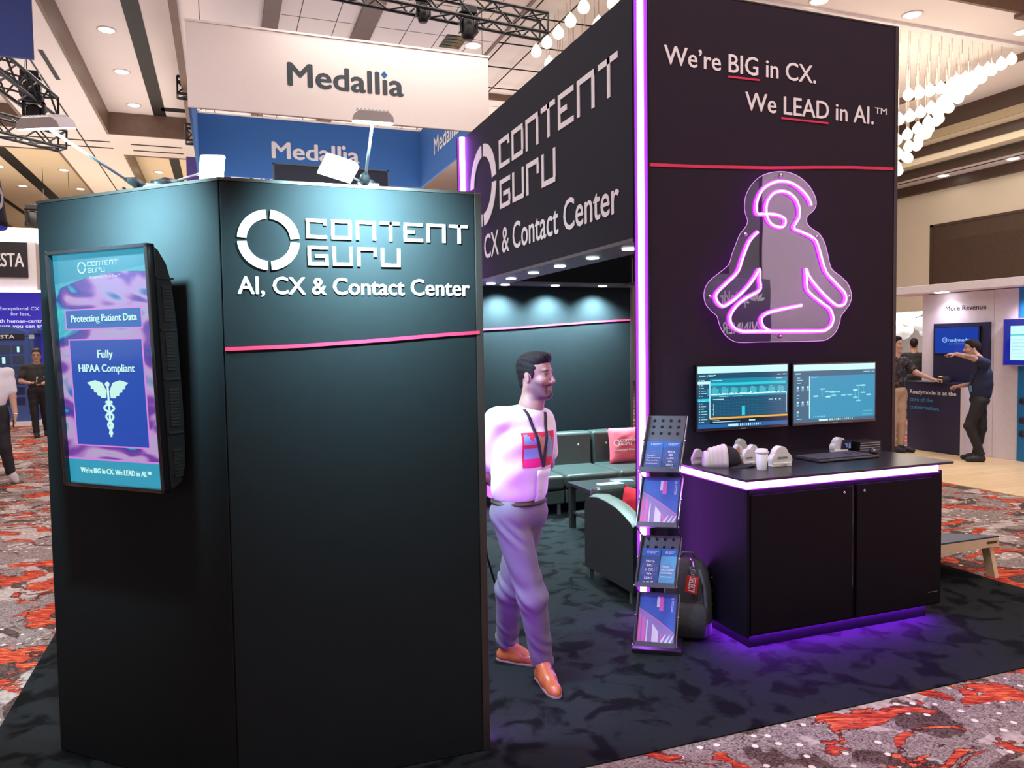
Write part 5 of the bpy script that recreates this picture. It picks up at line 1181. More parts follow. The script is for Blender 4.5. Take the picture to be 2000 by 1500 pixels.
def hand_prims(wr, dr, nrm, curl=.6, s=1.0, thumb=1, fingers=None):
    """palm, four bent fingers and a thumb; dr = pointing direction, nrm = direction the fingers curl to"""
    d = np.array(dr, float); d /= np.linalg.norm(d); n = np.array(nrm, float); n -= d*(n @ d); n /= np.linalg.norm(n); sd = np.cross(d, n)*thumb; wr = np.array(wr, float); P = []
    for i in range(4): P.append(('cap', wr+d*.012*s+sd*(.018-.012*i)*s, .015*s, wr+d*.085*s+sd*(.030-.020*i)*s, .0125*s, {'k': .012*s}))
    for i in range(4):
        L = (.070, .080, .075, .058)[i]*s; p = wr+d*.09*s+sd*(.031-.0205*i)*s; cu = curl if fingers is None else fingers[i]; an = .25*cu
        for j in range(3):
            q = p+(d*math.cos(an)+n*math.sin(an))*L*(.44, .32, .24)[j]; P.append(('cap', p, (.0095-.001*j)*s, q, (.0088-.001*j)*s, {'k': .004*s})); p = q; an += 1.15*cu
    p = wr+d*.025*s+sd*.026*s; t = (d*.62+sd*.66+n*.42); t /= np.linalg.norm(t); q = p+t*.042*s; P.append(('cap', p, .0135*s, q, .0108*s, {'k': .01*s})); t2 = d*.8+sd*.15+n*.55*max(.4, curl); t2 /= np.linalg.norm(t2); P.append(('cap', q, .0105*s, q+t2*.034*s, .009*s, {'k': .005*s}))
    return P
def head_prims(c, Rm, neck, s=1.0, nk=.056):
    T = lambda x, y, z: c+Rm @ V3(x, y, z)*s
    def e(x, y, z, a, b_, d, k=.012, op='add', R2=None): return ('ell', T(x, y, z), (a*s, b_*s, d*s), Rm if R2 is None else Rm @ R2, {'k': k*s, 'op': op})
    def cp(p, r0, q, r1, k=.01, op='add'): return ('cap', T(*p), r0*s, T(*q), r1*s, {'k': k*s, 'op': op})
    P = [e(-.012, 0, .042, .098, .076, .088), e(.035, 0, -.035, .060, .060, .085, .03), e(.028, 0, .045, .058, .062, .062, .02),
         cp((-.012, .054, -.045), .020, (.062, .018, -.102), .019, .03), cp((-.012, -.054, -.045), .020, (.062, -.018, -.102), .019, .03), e(.072, 0, -.103, .022, .024, .018, .02),
         cp((.080, -.036, .030), .011, (.080, .036, .030), .011, .014), cp((.088, 0, .022), .009, (.112, 0, -.022), .0105, .012), e(.112, 0, -.028, .0115, .0115, .0105, .006), e(.098, .0125, -.033, .011, .0075, .0085, .006), e(.098, -.0125, -.033, .011, .0075, .0085, .006),
         e(.062, .040, -.020, .026, .024, .024, .02), e(.062, -.040, -.020, .026, .024, .024, .02)]
    for y in (-1, 1):
        P += [e(.096, .032*y, .011, .011, .015, .008, .012, 'sub'), e(.0745, .031*y, .010, .0135, .0145, .0125, .003), cp((.086, .018*y, .016), .0035, (.078, .046*y, .013), .0035, .004), cp((.086, .019*y, .004), .003, (.078, .045*y, .005), .003, .004),
              e(-.012, .075*y, -.002, .016, .007, .029, .006, 'add', np.array(Matrix.Rotation(.25*y, 3, 'Z') @ Matrix.Rotation(-.15, 3, 'Y'))), e(-.006, .086*y, .002, .009, .0065, .018, .004, 'sub')]
    P += [e(.0845, 0, -.0575, .0115, .024, .006, .008), e(.083, 0, -.0705, .0115, .021, .0065, .008), cp((.097, -.020, -.0635), .0016, (.097, .020, -.0635), .0016, .003, 'sub'), cp((.086, .022, -.0635), .002, (.080, .031, -.056), .002, .004, 'sub'), cp((.086, -.022, -.0635), .002, (.080, -.031, -.056), .002, .004, 'sub')]
    P.append(('cap', T(-.022, 0, -.05), nk*s*.98, np.array(neck), nk*s*1.06, {'k': .03*s})); P.append(('cap', T(.01, 0, -.085), nk*s*.7, np.array(neck)+Rm[:, 0]*.02, nk*s*.8, {'k': .03*s}))
    return P
def skin_cols(V, c, Rm, s, base, hair, beard=0., lips=(.42, .16, .15), brow=1.):
    L = (V-c) @ Rm / s; x, y, z = L[:, 0], L[:, 1], L[:, 2]; C = np.tile(np.array(base), (len(V), 1)); H = np.array(hair)
    def bl(w, col): C[:] = C*(1-w[:, None])+np.array(col)*w[:, None]
    sm = lambda v, a, b_: np.clip((v-a)/(b_-a), 0, 1)
    near = (np.abs(x) < .16) & (np.abs(z) < .16)
    if beard:
        jaw = sm(-z, .018+.0, .035)*sm(.022+.35*(x-.0), 0, .01)*sm(.125+z, .0, .012)*(x > -.03)
        line = -.030-.25*(x-.0)*0; up = sm(-(z+.012+.45*np.maximum(0, x-.03)*.8), 0, .016); m = up*sm(x, -.022, .022)*(1-sm(-z, .118, .135))*near
        bl(np.clip(m*beard*.72, 0, 1), H*1.6+.035)
        go = np.exp(-((z+.094)/.016)**2-(y/.020)**2)*(x > .07)+np.exp(-((z+.0475)/.0055)**2)*(np.abs(y) < .034)*(x > .075)+np.exp(-((np.abs(y)-.031)/.006)**2)*(z < -.045)*(z > -.1)*(x > .06)*.8
        bl(np.clip(go*beard, 0, .92)*near, H)
        bl(np.exp(-((z+.116)/.012)**2)*sm(x, .005, .055)*beard*.5*near, H)
    lp = np.exp(-((z+.0645)/.010)**4-(y/.026)**4)*(x > .078)*near; bl(np.clip(lp, 0, .85), lips)
    bl(np.exp(-((z+.0645)/.0016)**2-(y/.026)**4)*(x > .078)*near*.8, np.array(lips)*.3)
    for s_ in (-1, 1):
        br = np.exp(-((z-.0345+.22*np.maximum(0, np.abs(y)-.034))/.0052)**2)*np.exp(-((y-s_*.034)/.020)**4)*(x > .050)*near; bl(np.clip(br*brow*1.2, 0, .92), H)
        bl(np.clip(np.exp(-((z-.0135-.08*(.0165-np.abs(y-s_*.031)))/.0022)**2)*np.exp(-((y-s_*.031)/.0150)**4)*(x > .066)*near, 0, .9), H*.8)
        ey = np.exp(-((z-.0095)/.0028)**4-((y-s_*.031)/.0105)**4)*(x > .07)*near; bl(np.clip(ey, 0, .9), (.55, .5, .48))
        bl(np.clip(np.exp(-((z-.0095)/.0032)**4-((y-s_*.033)/.0050)**4)*(x > .07)*near, 0, .95), (.03, .018, .012))
    return C
def limb(a, r0, m, r1, b_, r2, k=.02): return [('cap', V3(*a), r0, V3(*m), r1, {'k': k}), ('cap', V3(*m), r1, V3(*b_), r2, {'k': k})]
def shoe_prims(heel, toe, z=0.0, s=1.0):
    h_, t_ = V3(*heel), V3(*toe); d = (t_-h_); L = np.linalg.norm(d); d /= L; u = V3(0, 0, 1); P = []
    P += [('cap', h_+u*.035*s, .036*s, h_+d*L*.45+u*.038*s, .042*s, {'k': .02}), ('cap', h_+d*L*.4+u*.036*s, .042*s, h_+d*L*.82+u*.026*s, .036*s, {'k': .02}), ('cap', h_+d*L*.78+u*.024*s, .034*s, h_+d*(L-.022)+u*.02*s, .022*s, {'k': .015}), ('cap', h_+d*.02+u*.03, .034*s, h_+d*.03+u*.095*s, .038*s, {'k': .02}), ('cap', h_+d*.05+u*.09*s, .036*s, h_+d*L*.5+u*.052*s, .034*s, {'k': .03}), ('half', h_+u*.002, -u, {'op': 'cut', 'k': .004})]
    return P
def sole(parent, heel, toe, mat, w=.043):
    h_, t_ = Vector(heel), Vector(toe); d = (t_-h_); L = d.length; d.normalize(); s_ = Vector((0, 0, 1)).cross(d).normalized(); b = B(); pts = []
    for (l, ww) in ((-.035, .45), (0, .85), (.25*L, .85), (.55*L, .98), (.8*L, .95), (.95*L, .6), (L+.002, .2)): pts.append((l, ww*w))
    ring = [h_+d*l+s_*ww for l, ww in pts]+[h_+d*l-s_*ww for l, ww in reversed(pts)]
    n = len(ring); z0 = min(h_.z, t_.z)
    vs = [Vector((p.x, p.y, p.z+.001)) for p in ring]+[Vector((p.x, p.y, p.z+.014)) for p in ring]
    b.add(vs, [list(range(n)), list(range(2*n-1, n-1, -1))]+[(i, (i+1) % n, n+(i+1) % n, n+i) for i in range(n)]); return b.build('shoe_sole', parent, mat, bevel=.003)
def wr(amp, f=1.0, seed=0):
    return lambda X, Y, Zg: (amp*(np.sin(31*f*Zg+9*X+seed)*np.sin(17*f*X-13*Zg+1.3*seed)+.6*np.sin(47*f*Zg-21*X+15*Y+2*seed))).astype(np.float32)

# ---- the man beside the partition
man = thing('person', 'smiling dark-haired man in a white printed T-shirt walking out behind the partition', 'person', (1.5, 3.85, .006), -.3577)
hc = V3(.070, -.005, 1.640); hR = rotm(math.radians(-32), math.radians(3), 0)
chestR = rotm(math.radians(-60), math.radians(-6))
ch_ = V3(.0, -.0, 1.25); fw, lf = chestR[:, 0], chestR[:, 1]
nb = V3(.040, -.004, 1.475); shR, shL = V3(-.138, -.070, 1.415), V3(.108, .070, 1.390)
elR, elL = V3(-.205, .03, 1.13), V3(.135, .225, 1.14); wrR, wrL = V3(-.115, .165, .985), V3(-.02, .19, .97)
body = head_prims(hc, hR, nb, .96, .057)
body += [('cap', nb, .056, V3(.0, 0, 1.36), .09, {'k': .04}), ('ell', V3(0, .0, 1.24), (.095, .13, .19), chestR, {'k': .04}), ('ell', V3(-.03, .0, 1.04), (.10, .135, .14), chestR, {'k': .05})]
body += limb(shR, .050, elR, .040, wrR, .026)+limb(shL, .050, elL, .040, wrL, .026)
body += hand_prims(wrR, (.75, .25, -.35), (.2, -.6, .3), .5, .95, 1)+hand_prims(wrL, (-.55, .1, -.6), (-.1, -.7, .1), .6, .95, -1)
HAIR = (.010, .007, .008)
skin_obj('body', man, body, (-.34, -.22, .85), (.30, .36, 1.81), .0026, skinm, col=lambda V: skin_cols(V, hc, hR, .96, (.40, .235, .19), HAIR, .9, (.55, .25, .25)))
T = lambda x, y, z: hc+hR @ V3(x, y, z)*.96
hp = [('ell', T(-.013, 0, .046), (.098, .0755, .087), hR, {'k': .01}), ('half', T(.052, 0, .045), hR @ V3(.86, 0, -.5), {'op': 'cut', 'k': .01}), ('half', T(-.0, 0, .012), hR @ V3(.42, 0, -.9), {'op': 'cut', 'k': .008}),
      ('ell', T(.022, 0, .106), (.070, .056, .030), hR @ np.array(Matrix.Rotation(-.10, 3, 'Y')), {'k': .035}), ('ell', T(.066, .0, .104), (.026, .046, .021), hR, {'k': .022}), ('ell', T(-.045, 0, .092), (.052, .060, .036), hR, {'k': .03}),
      ('ell', T(-.068, 0, -.018), (.030, .050, .058), hR, {'k': .02})]
for y in (-1, 1): hp += [('ell', T(.016, .069*y, .026), (.016, .006, .034), hR, {'k': .01}), ('ell', T(-.010, .08*y, -.006), (.026, .014, .036), hR, {'k': .006, 'op': 'sub'})]
hairm = M('dark_hair', (.012, .008, .010), .68, var=.5, scale=70, bump=.6, spec=.25)
skin_obj('hair', man, hp, T(0, 0, .05)-V3(.17, .17, .2), T(0, 0, .05)+V3(.17, .17, .16), .0034, hairm, noise=lambda X, Y, Zg: (.0016*np.sin(190*Zg+60*X)*np.sin(120*Y+70*X)).astype(np.float32))
shirtm = M('white_tshirt', (.80, .77, .80), .8, var=.02)
sp_ = [('ell', V3(.0, .0, 1.275), (.122, .185, .180), chestR, {'k': .05}), ('ell', V3(-.028, -.0, 1.08), (.118, .162, .175), chestR, {'k': .09}), ('cap', shR+V3(.015, .01, .0), .066, shL-V3(.01, .01, 0), .066, {'k': .06}), ('cap', V3(.0, 0, 1.40), .09, nb-V3(0, 0, .04), .069, {'k': .05}), ('cap', nb-V3(.0, 0, .065), .05, shR*.75+nb*.25-V3(0, 0, .01), .056, {'k': .05}), ('cap', nb-V3(0, 0, .065), .05, shL*.75+nb*.25-V3(0, 0, .01), .056, {'k': .05}),
       ('cap', shR, .068, shR*.28+elR*.72, .073, {'k': .03}), ('cap', shL, .066, shL*.32+elL*.68, .070, {'k': .03}), ('half', V3(-.03, 0, .945), V3(-.14, .0, -1), {'op': 'cut', 'k': .012})]
dR = (elR-shR)/np.linalg.norm(elR-shR)
sh_o = skin_obj('t_shirt', man, sp_, (-.36, -.24, .92), (.30, .34, 1.52), .006, shirtm, noise=wr(.0034, .9, 1))
trm = M('purple_grey_chinos', srgb(112, 106, 122), .8, var=.06, scale=30)
hipR, hipL, knR, knL, anR, anL = V3(-.085, -.055, .90), V3(.03, .06, .90), V3(.035, -.095, .475), V3(-.09, .085, .46), V3(.085, -.03, .105), V3(-.105, .235, .115)
tp = [('ell', V3(-.03, .0, .925), (.118, .158, .105), chestR, {'k': .04}), ('cap', hipR, .098, knR, .076, {'k': .04}), ('cap', knR, .076, anR, .060, {'k': .04}), ('cap', hipL, .098, knL, .074, {'k': .04}), ('cap', knL, .074, anL, .062, {'k': .03}), ('half', V3(0, 0, .992), V3(.0, 0, 1), {'op': 'cut', 'k': .01}), ('half', V3(0, 0, .075), V3(0, 0, -1), {'op': 'cut', 'k': .008})]
def trn(X, Y, Zg):
    kn = np.exp(-((Zg-.47)/.13)**2)+1.1*np.exp(-((Zg-.14)/.10)**2)+.7*np.exp(-((Zg-.82)/.08)**2)
    return (.0062*kn*np.sin(62*Zg+46*X-30*Y+2.2*np.sin(23*X+17*Zg))*(.6+.6*np.sin(19*Zg-31*Y))+.0035*np.sin(33*X+24*Zg)*np.sin(21*Y-19*Zg)).astype(np.float32)
skin_obj('trousers', man, tp, (-.25, -.22, .04), (.22, .36, 1.03), .0065, trm, noise=trn)
bl_ = [('ell', V3(-.03, .0, .978), (.123, .163, .03), chestR, {'k': .01}), ('half', V3(0, 0, .992), V3(0, 0, 1), {'op': 'cut', 'k': .003}), ('half', V3(0, 0, .96), V3(0, 0, -1), {'op': 'cut', 'k': .003})]
skin_obj('belt', man, bl_, (-.25, -.22, .93), (.22, .22, 1.02), .006, M('belt_brown', (.03, .014, .012), .5))
tan = M('tan_leather', srgb(176, 92, 52), .32, var=.2, scale=25); solem = M('sole_pale', srgb(150, 120, 120), .6)
for heel, toe in (((.075, -.02, 0), (.155, -.275, 0)), ((-.135, .235, 0), (.085, .145, 0))):
    so = skin_obj('shoe', man, shoe_prims(heel, toe), V3(*heel)-V3(.33, .33, .02), V3(*heel)+V3(.33, .33, .2), .005, tan); sole(man, heel, toe, solem)
    b = B(); h_, t_ = V3(*heel), V3(*toe); d = (t_-h_); L = np.linalg.norm(d); d /= L; s_ = np.cross(V3(0, 0, 1), d)
    for i in range(5):
        p = h_+d*L*(.36+.075*i)+V3(0, 0, .094-.008*i); b.tube([p-s_*.022-V3(0, 0, .008), p+V3(0, 0, .002), p+s_*.022-V3(0, 0, .008)], .0022, 5)
    p = h_+d*L*.37+V3(0, 0, .098); b.tube([p, p+s_*.03+d*.02, p+s_*.045-V3(0, 0, .01)], .002, 5); b.build('shoelace', so, M('lace_black', (.015, .012, .012), .7))
# printed picture, lanyard and badge follow the shirt front
from mathutils.bvhtree import BVHTree
def on_shirt(o, fwd, pts, off):
    bv = BVHTree.FromPolygons([v.co for v in o.data.vertices], [p.vertices for p in o.data.polygons]); out_ = []
    for p in pts:
        q = Vector(p)+Vector(fwd)*.6; hit = bv.ray_cast(q, -Vector(fwd), 1.0)
        out_.append((hit[0] if hit[0] is not None else Vector(p))+Vector(fwd)*off)
    return out_
FWD = (chestR @ V3(1, 0, 0)) * V3(1, 1, 0); FWD /= np.linalg.norm(FWD); RT = V3(-FWD[1], FWD[0], 0)   # RT: towards image right
def patch(o, parent, name, cx_, cz_, w, h_, off, mats, f, n=16, art=None):
    pts = [V3(0, 0, 0)+RT*(cx_-w/2+w*i/n)+V3(0, 0, cz_-h_/2+h_*j/n) for j in range(n+1) for i in range(n+1)]; P = on_shirt(o, FWD, pts, off)
    b = B(); b.add(P, [])
    for j in range(n):
        for i in range(n):
            b.f.append([j*(n+1)+i, j*(n+1)+i+1, (j+1)*(n+1)+i+1, (j+1)*(n+1)+i]); b.m.append(art(i/n, j/n) if art else 0); b.s.append(True)
    return b.build(name, parent, mats)
def art(u, v):
    if u < .05 or u > .93 or v > .93: return 0
    if v < .24: return 3 if (u < .55) else 0
    if abs(u-.52) < .09 and v < .85: return 2
    if abs(u-.66) < .07 and v < .55: return 4
    if u < .4 and .5 < v < .62: return 0
    if .1 < u and v > .84+.1*math.sin(u*20): return 0
    return 1
patch(sh_o, man, 'shirt_print', .032, 1.262, .215, .185, .0025, [M('print_red', srgb(214, 46, 78), .8), M('print_blue', srgb(130, 162, 205), .8), M('print_tan', srgb(190, 150, 120), .8), M('print_magenta', srgb(226, 30, 130), .8), M('print_brown', srgb(170, 90, 50), .8)], FWD, 20, art)
def ribbon(o, parent, name, ptsA, w, off, mat, fwd=FWD):
    P = on_shirt(o, fwd, ptsA, off); b = B(); vs = []; k = len(P)
    for i, p in enumerate(P):
        t = (P[min(i+1, k-1)]-P[max(i-1, 0)]).normalized(); s_ = t.cross(Vector(fwd)).normalized(); vs += [p-s_*w/2, p+s_*w/2, p+s_*w/2+Vector(fwd)*.0015, p-s_*w/2+Vector(fwd)*.0015]
    fs = []
    for i in range(k-1):
        a = 4*i; fs += [(a+3, a+2, a+6, a+7), (a, a+4, a+5, a+1), (a+1, a+5, a+6, a+2), (a, a+3, a+7, a+4)]
    b.add(vs, fs, 0, True); return b.build(name, parent, mat)
lany = M('lanyard_black', (.022, .02, .034), .6)
end = V3(0, 0, 1.165)+RT*.055
for s_, x0 in ((-1, -.035), (1, .085)):
    st0 = V3(0, 0, 1.475 if s_ < 0 else 1.455)+RT*x0
    pl = [st0*(1-i/14)+end*(i/14) for i in range(15)]
    ribbon(sh_o, man, 'lanyard', pl, .017, .005, lany)
bdg = patch(sh_o, man, 'badge', .060, 1.055, .105, .195, .012, [M('badge_card', (.76, .74, .78), .45)], FWD, 6)
sd = bdg.modifiers.new('thick', 'SOLIDIFY'); sd.thickness = .004
b = B(); pp_ = lambda x, z: on_shirt(sh_o, FWD, [RT*(x+.025)+V3(0, 0, z)], .0155)[0]
for (x0, z0, x1, z1) in ((.005, 1.105, .030, 1.110), (.005, 1.093, .042, 1.096), (.005, 1.075, .020, 1.08), (.008, 1.045, .022, 1.064), (.03, 1.045, .044, 1.064), (.005, 1.035, .02, 1.037)):
    b.quad(pp_(x0, z0), pp_(x1, z0), pp_(x1, z1), pp_(x0, z1))
b.build('badge_print', man, M('badge_ink', (.12, .1, .16), .6))

# ---- smaller figures farther off
def figure(lab, loc, rz, scale, J, st, h=.009):
    t = thing('person', lab, 'person', loc, rz); k = scale
    for q in J:
        if isinstance(J[q], tuple) and len(J[q]) == 3: J[q] = V3(*J[q])
    hR_ = rotm(J['hyaw'], J.get('hpit', 0)); cR = rotm(J['cyaw'], J.get('cpit', 0)); hc_ = J['head']; nb_ = J['neck']
    bp = head_prims(hc_, hR_, nb_, 1.0, .056)+[('cap', nb_, .06, J['chest'], .09, {'k': .05}), ('ell', J['chest']-V3(0, 0, .12), (.09, .13, .17), cR, {'k': .04}), ('ell', J['pel']+V3(0, 0, .05), (.09, .13, .12), cR, {'k': .05})]
    bp += limb(J['shR'], .05, J['elR'], .041, J['wrR'], .028)+limb(J['shL'], .05, J['elL'], .041, J['wrL'], .028)
    bp += hand_prims(J['wrR'], J['hdR'], J['hnR'], J.get('cR', .6), 1.0, 1, J.get('fR'))+hand_prims(J['wrL'], J['hdL'], J['hnL'], J.get('cL', .6), 1.0, -1, J.get('fL'))
    allp = np.array([J[q] for q in ('head', 'shR', 'shL', 'elR', 'elL', 'wrR', 'wrL', 'pel')]); lo, hi = allp.min(0)-.22, allp.max(0)+.22
    skin_obj('body', t, bp, lo, hi, min(h, .006), skinm, col=lambda V: skin_cols(V, hc_, hR_, 1.0, st.get('skin', (.52, .30, .22)), st.get('hair', HAIR), st.get('beard', 0)), relax=1)
    T_ = lambda x, y, z: hc_+hR_ @ V3(x, y, z)
    hp_ = [('ell', T_(-.014, 0, .050), (.105, .083, .094), hR_, {'k': .01}), ('half', T_(.05, 0, .045), hR_ @ V3(.86, 0, -.5), {'op': 'cut', 'k': .01}), ('half', T_(0, 0, .005), hR_ @ V3(.4, 0, -.9), {'op': 'cut', 'k': .01}), ('ell', T_(.02, 0, .11), (.072, .06, .03), hR_, {'k': .03}), ('ell', T_(-.07, 0, -.01), (.038, .056, .055), hR_, {'k': .02})]
    skin_obj('hair', t, hp_, T_(0, 0, .05)-.2, T_(0, 0, .05)+.2, .007, st.get('hairm', hairm))
    slv = st.get('sleeve', .62)
    shp = [('ell', J['chest']-V3(0, 0, .10), (.118, .178, .19), cR, {'k': .05}), ('ell', J['pel']*.62+J['chest']*.38, st.get('belly', (.128, .165, .20)), cR, {'k': .09}), ('cap', J['shR'], .068, J['shL'], .068, {'k': .06}), ('cap', J['chest'], .085, nb_-V3(0, 0, .03), .066, {'k': .05}),
           ('cap', J['shR'], .068, J['shR']*(1-slv)+J['elR']*slv, .068, {'k': .03}), ('cap', J['shL'], .068, J['shL']*(1-slv)+J['elL']*slv, .068, {'k': .03}), ('half', J['pel']+V3(0, 0, st.get('hem', -.02)), V3(0, 0, -1), {'op': 'cut', 'k': .01})]
    so = skin_obj('shirt', t, shp, lo-V3(0, 0, .15), hi, h, st['shirt'], noise=wr(.003, .8, 2))
    hR2, hL2 = J['hipR'], J['hipL']
    tpp = [('ell', J['pel'], (.125, .16, .11), cR, {'k': .04}), ('cap', hR2, .098, J['knR'], .07, {'k': .04}), ('cap', J['knR'], .07, J['anR'], .056, {'k': .03}), ('cap', hL2, .098, J['knL'], .07, {'k': .04}), ('cap', J['knL'], .07, J['anL'], .056, {'k': .03}), ('half', J['pel']+V3(0, 0, .07), V3(0, 0, 1), {'op': 'cut', 'k': .01})]
    al = np.array([J[q] for q in ('hipR', 'hipL', 'knR', 'knL', 'anR', 'anL', 'pel')])
    skin_obj('trousers', t, tpp, al.min(0)-.2, al.max(0)+.2, h, st['trousers'], noise=wr(.003, 1, 5))
    for a, c in ((J['heR'], J['toR']), (J['heL'], J['toL'])):
        d = c-a; u = V3(0, 0, 1)
        P = [('cap', a+u*.04, .042, a*.5+c*.5+u*.042, .046, {'k': .03}), ('cap', a*.5+c*.5+u*.042, .046, c*.9+a*.1+u*.032, .034, {'k': .03}), ('cap', a+u*.05, .042, a+u*.09+d*.1, .045, {'k': .03})]
        skin_obj('shoe', t, P, np.minimum(a, c)-.1, np.maximum(a, c)+V3(.1, .1, .2), .008, st['shoe'])
    t.scale = (k, k, k)
    return t, so, hR_
def badge(t, so, fwd, x, z, w, h_, col, rows=True, strap=None):
    rt = V3(-fwd[1], fwd[0], 0); rt /= np.linalg.norm(rt)
    q = [on_shirt(so, fwd, [rt*(x+a)+V3(0, 0, z+c)], .012)[0] for a, c in ((-w/2, -h_/2), (w/2, -h_/2), (w/2, h_/2), (-w/2, h_/2))]
    b = B(); b.quad(*q); o = b.build('badge', t, col); sd_ = o.modifiers.new('thick', 'SOLIDIFY'); sd_.thickness = .004
    if strap:
        for xx in (-.07, .07):
            pts = [rt*(x+xx*(1-i/8))+V3(0, 0, (z+h_/2)*(i/8)+strap*(1-i/8)) for i in range(9)]; ribbon(so, t, 'lanyard', pts, .014, .006, lany, fwd)
    return o
black_tr = M('black_trousers', (.010, .009, .012), .7, var=.15); black_sh = M('black_shoe', (.015, .015, .018), .5)
# near left man, seen from behind, white shirt
A = dict(head=(-.13, .0, 1.60), hyaw=2.2, neck=(-.11, 0, 1.43), chest=(-.12, 0, 1.33), cyaw=2.0, pel=(-.13, 0, .93), shR=(.045, .05, 1.37), shL=(-.28, -.06, 1.38), elR=(.085, .03, 1.08), elL=(-.30, -.1, 1.08), wrR=(.105, -.03, .85), wrL=(-.26, -.1, .84), hdR=(-.12, -.1, -1), hnR=(-1, -.2, 0), hdL=(0, 0, -1), hnL=(1, 0, 0), hipR=(-.05, .02, .88), hipL=(-.20, -.02, .88), knR=(-.02, .0, .47), knL=(-.20, .12, .48), anR=(.03, .02, .15), anL=(-.2, .3, .1), heR=(.035, .02, .06), toR=(.075, .02, -.03), heL=(-.2, .32, 0), toL=(-.3, .5, 0))
A['toR'] = (.09, -.05, .0); A['heR'] = (.035, .03, .075)
tA, sA, _ = figure('person in a white short-sleeved shirt walking away at the left edge', (-2.85, 12.41, 0), .22, 1.125, A, dict(shirt=M('pale_shirt', (.72, .68, .74), .8, var=.02), trousers=black_tr, shoe=M('pale_sneaker', (.5, .46, .46), .7), hem=-.0, sleeve=.72), .008)
b = B(); b.box(.075, .087, -.085, -.07, .70, .80); b.build('held_phone', tA, blackp, bevel=.004)
b = B(); b.tube([(.105+.03*math.cos(2*PI*i/14), -.03+.03*math.sin(2*PI*i/14), .868) for i in range(14)], .006, 6, closed=True); b.build('wristwatch', tA, M('watch_silver', (.6, .6, .62), .3, .9))
# second left man with glasses, dark polo, phone and badge
G = dict(head=(.0, .0, 1.60), hyaw=-1.65, hpit=-.12, neck=(.0, .03, 1.43), chest=(-.02, .02, 1.33), cyaw=-1.5, pel=(-.0, .03, .93), shR=(-.20, .02, 1.37), shL=(.17, .02, 1.37), elR=(-.28, -.02, 1.10), elL=(.22, .0, 1.10), wrR=(-.13, -.20, 1.07), wrL=(.08, -.2, 1.05), hdR=(.85, -.4, .02), hnR=(0, -.3, 1), hdL=(-.8, -.4, 0), hnL=(0, -.4, 1), hipR=(-.09, .03, .88), hipL=(.09, .03, .88), knR=(-.075, .0, .48), knL=(.10, .1, .48), anR=(-.055, -.02, .1), anL=(.12, .25, .12), heR=(-.055, .0, 0), toR=(-.045, -.26, 0), heL=(.12, .26, .0), toL=(.13, .02, 0))
tG, sG, hG = figure('person with glasses and dark polo shirt looking up from a phone near the telephone box', (-3.77, 19.16, 0), .19, 1.1, G, dict(shirt=M('charcoal_polo', (.028, .028, .026), .8), trousers=black_tr, shoe=black_sh, hem=.0, hair=(.05, .03, .02), hairm=M('brown_hair', (.05, .03, .022), .5)), .009)
badge(tG, sG, V3(.05, -1, 0), .05, 1.10, .15, .17, M('badge_white', (.66, .6, .5), .5), strap=1.36)
b = B(); hcG = G['head']
for s_ in (-1, 1): b.tube([hcG+hG @ V3(.098, s_*.032+.022*math.cos(2*PI*i/14), .010+.017*math.sin(2*PI*i/14)) for i in range(14)], .0028, 5, closed=True); b.tube([hcG+hG @ V3(.096, s_*.054, .014), hcG+hG @ V3(.0, s_*.082, .016)], .0025, 5)
b.tube([hcG+hG @ V3(.1, -.01, .012), hcG+hG @ V3(.1, .01, .012)], .0025, 5); b.build('glasses', tG, blackp)
b = B(); b.box(-.06, .06, -.30, -.285, 1.05, 1.09); b.build('held_phone', tG, blackp, bevel=.004)
# man in navy T-shirt leaning by the lilac booth, pointing
D_ = dict(head=(-.075, .02, 1.655), hyaw=math.radians(192), neck=(.02, .02, 1.48), chest=(.06, .02, 1.36), cyaw=math.radians(205), pel=(.03, .04, .90), shR=(.085, -.15, 1.45), shL=(.03, .17, 1.40), elR=(-.08, -.28, 1.535), elL=(-.02, .24, 1.13), wrR=(-.27, -.26, 1.585), wrL=(-.23, .08, 1.10), hdR=(-1, .1, .0), hnR=(0, .2, -1), hdL=(-.9, -.2, -.1), hnL=(.2, -.2, -1), fR=[.25, .9, 1.1, 1.1], cR=.6, cL=1.25, hipR=(.03, -.06, .88), hipL=(.03, .12, .88), knR=(-.10, -.10, .52), knL=(.06, .10, .48), anR=(.05, -.10, .12), anL=(.0, .16, .1), heR=(.06, -.12, .03), toR=(.17, -.20, .14), heL=(.02, .16, 0), toL=(-.2, .06, 0))
D_['toR'] = (.06-.2, -.16, .0); D_['heR'] = (.07, -.1, .0)
tD, sD, hD = figure('person in navy T-shirt with raised pointing arm beside the navy counter', (10.42, 8.24, .016), -.89, 1.0, D_, dict(shirt=M('navy_tshirt', srgb(22, 34, 66), .8), trousers=black_tr, shoe=black_sh, hem=-.01, beard=.5, belly=(.150, .175, .22), sleeve=.5), .009)
badge(tD, sD, V3(-.9, -.42, 0), .02, 1.07, .06, .09, M('badge_blue', srgb(90, 140, 170), .5), strap=1.40)
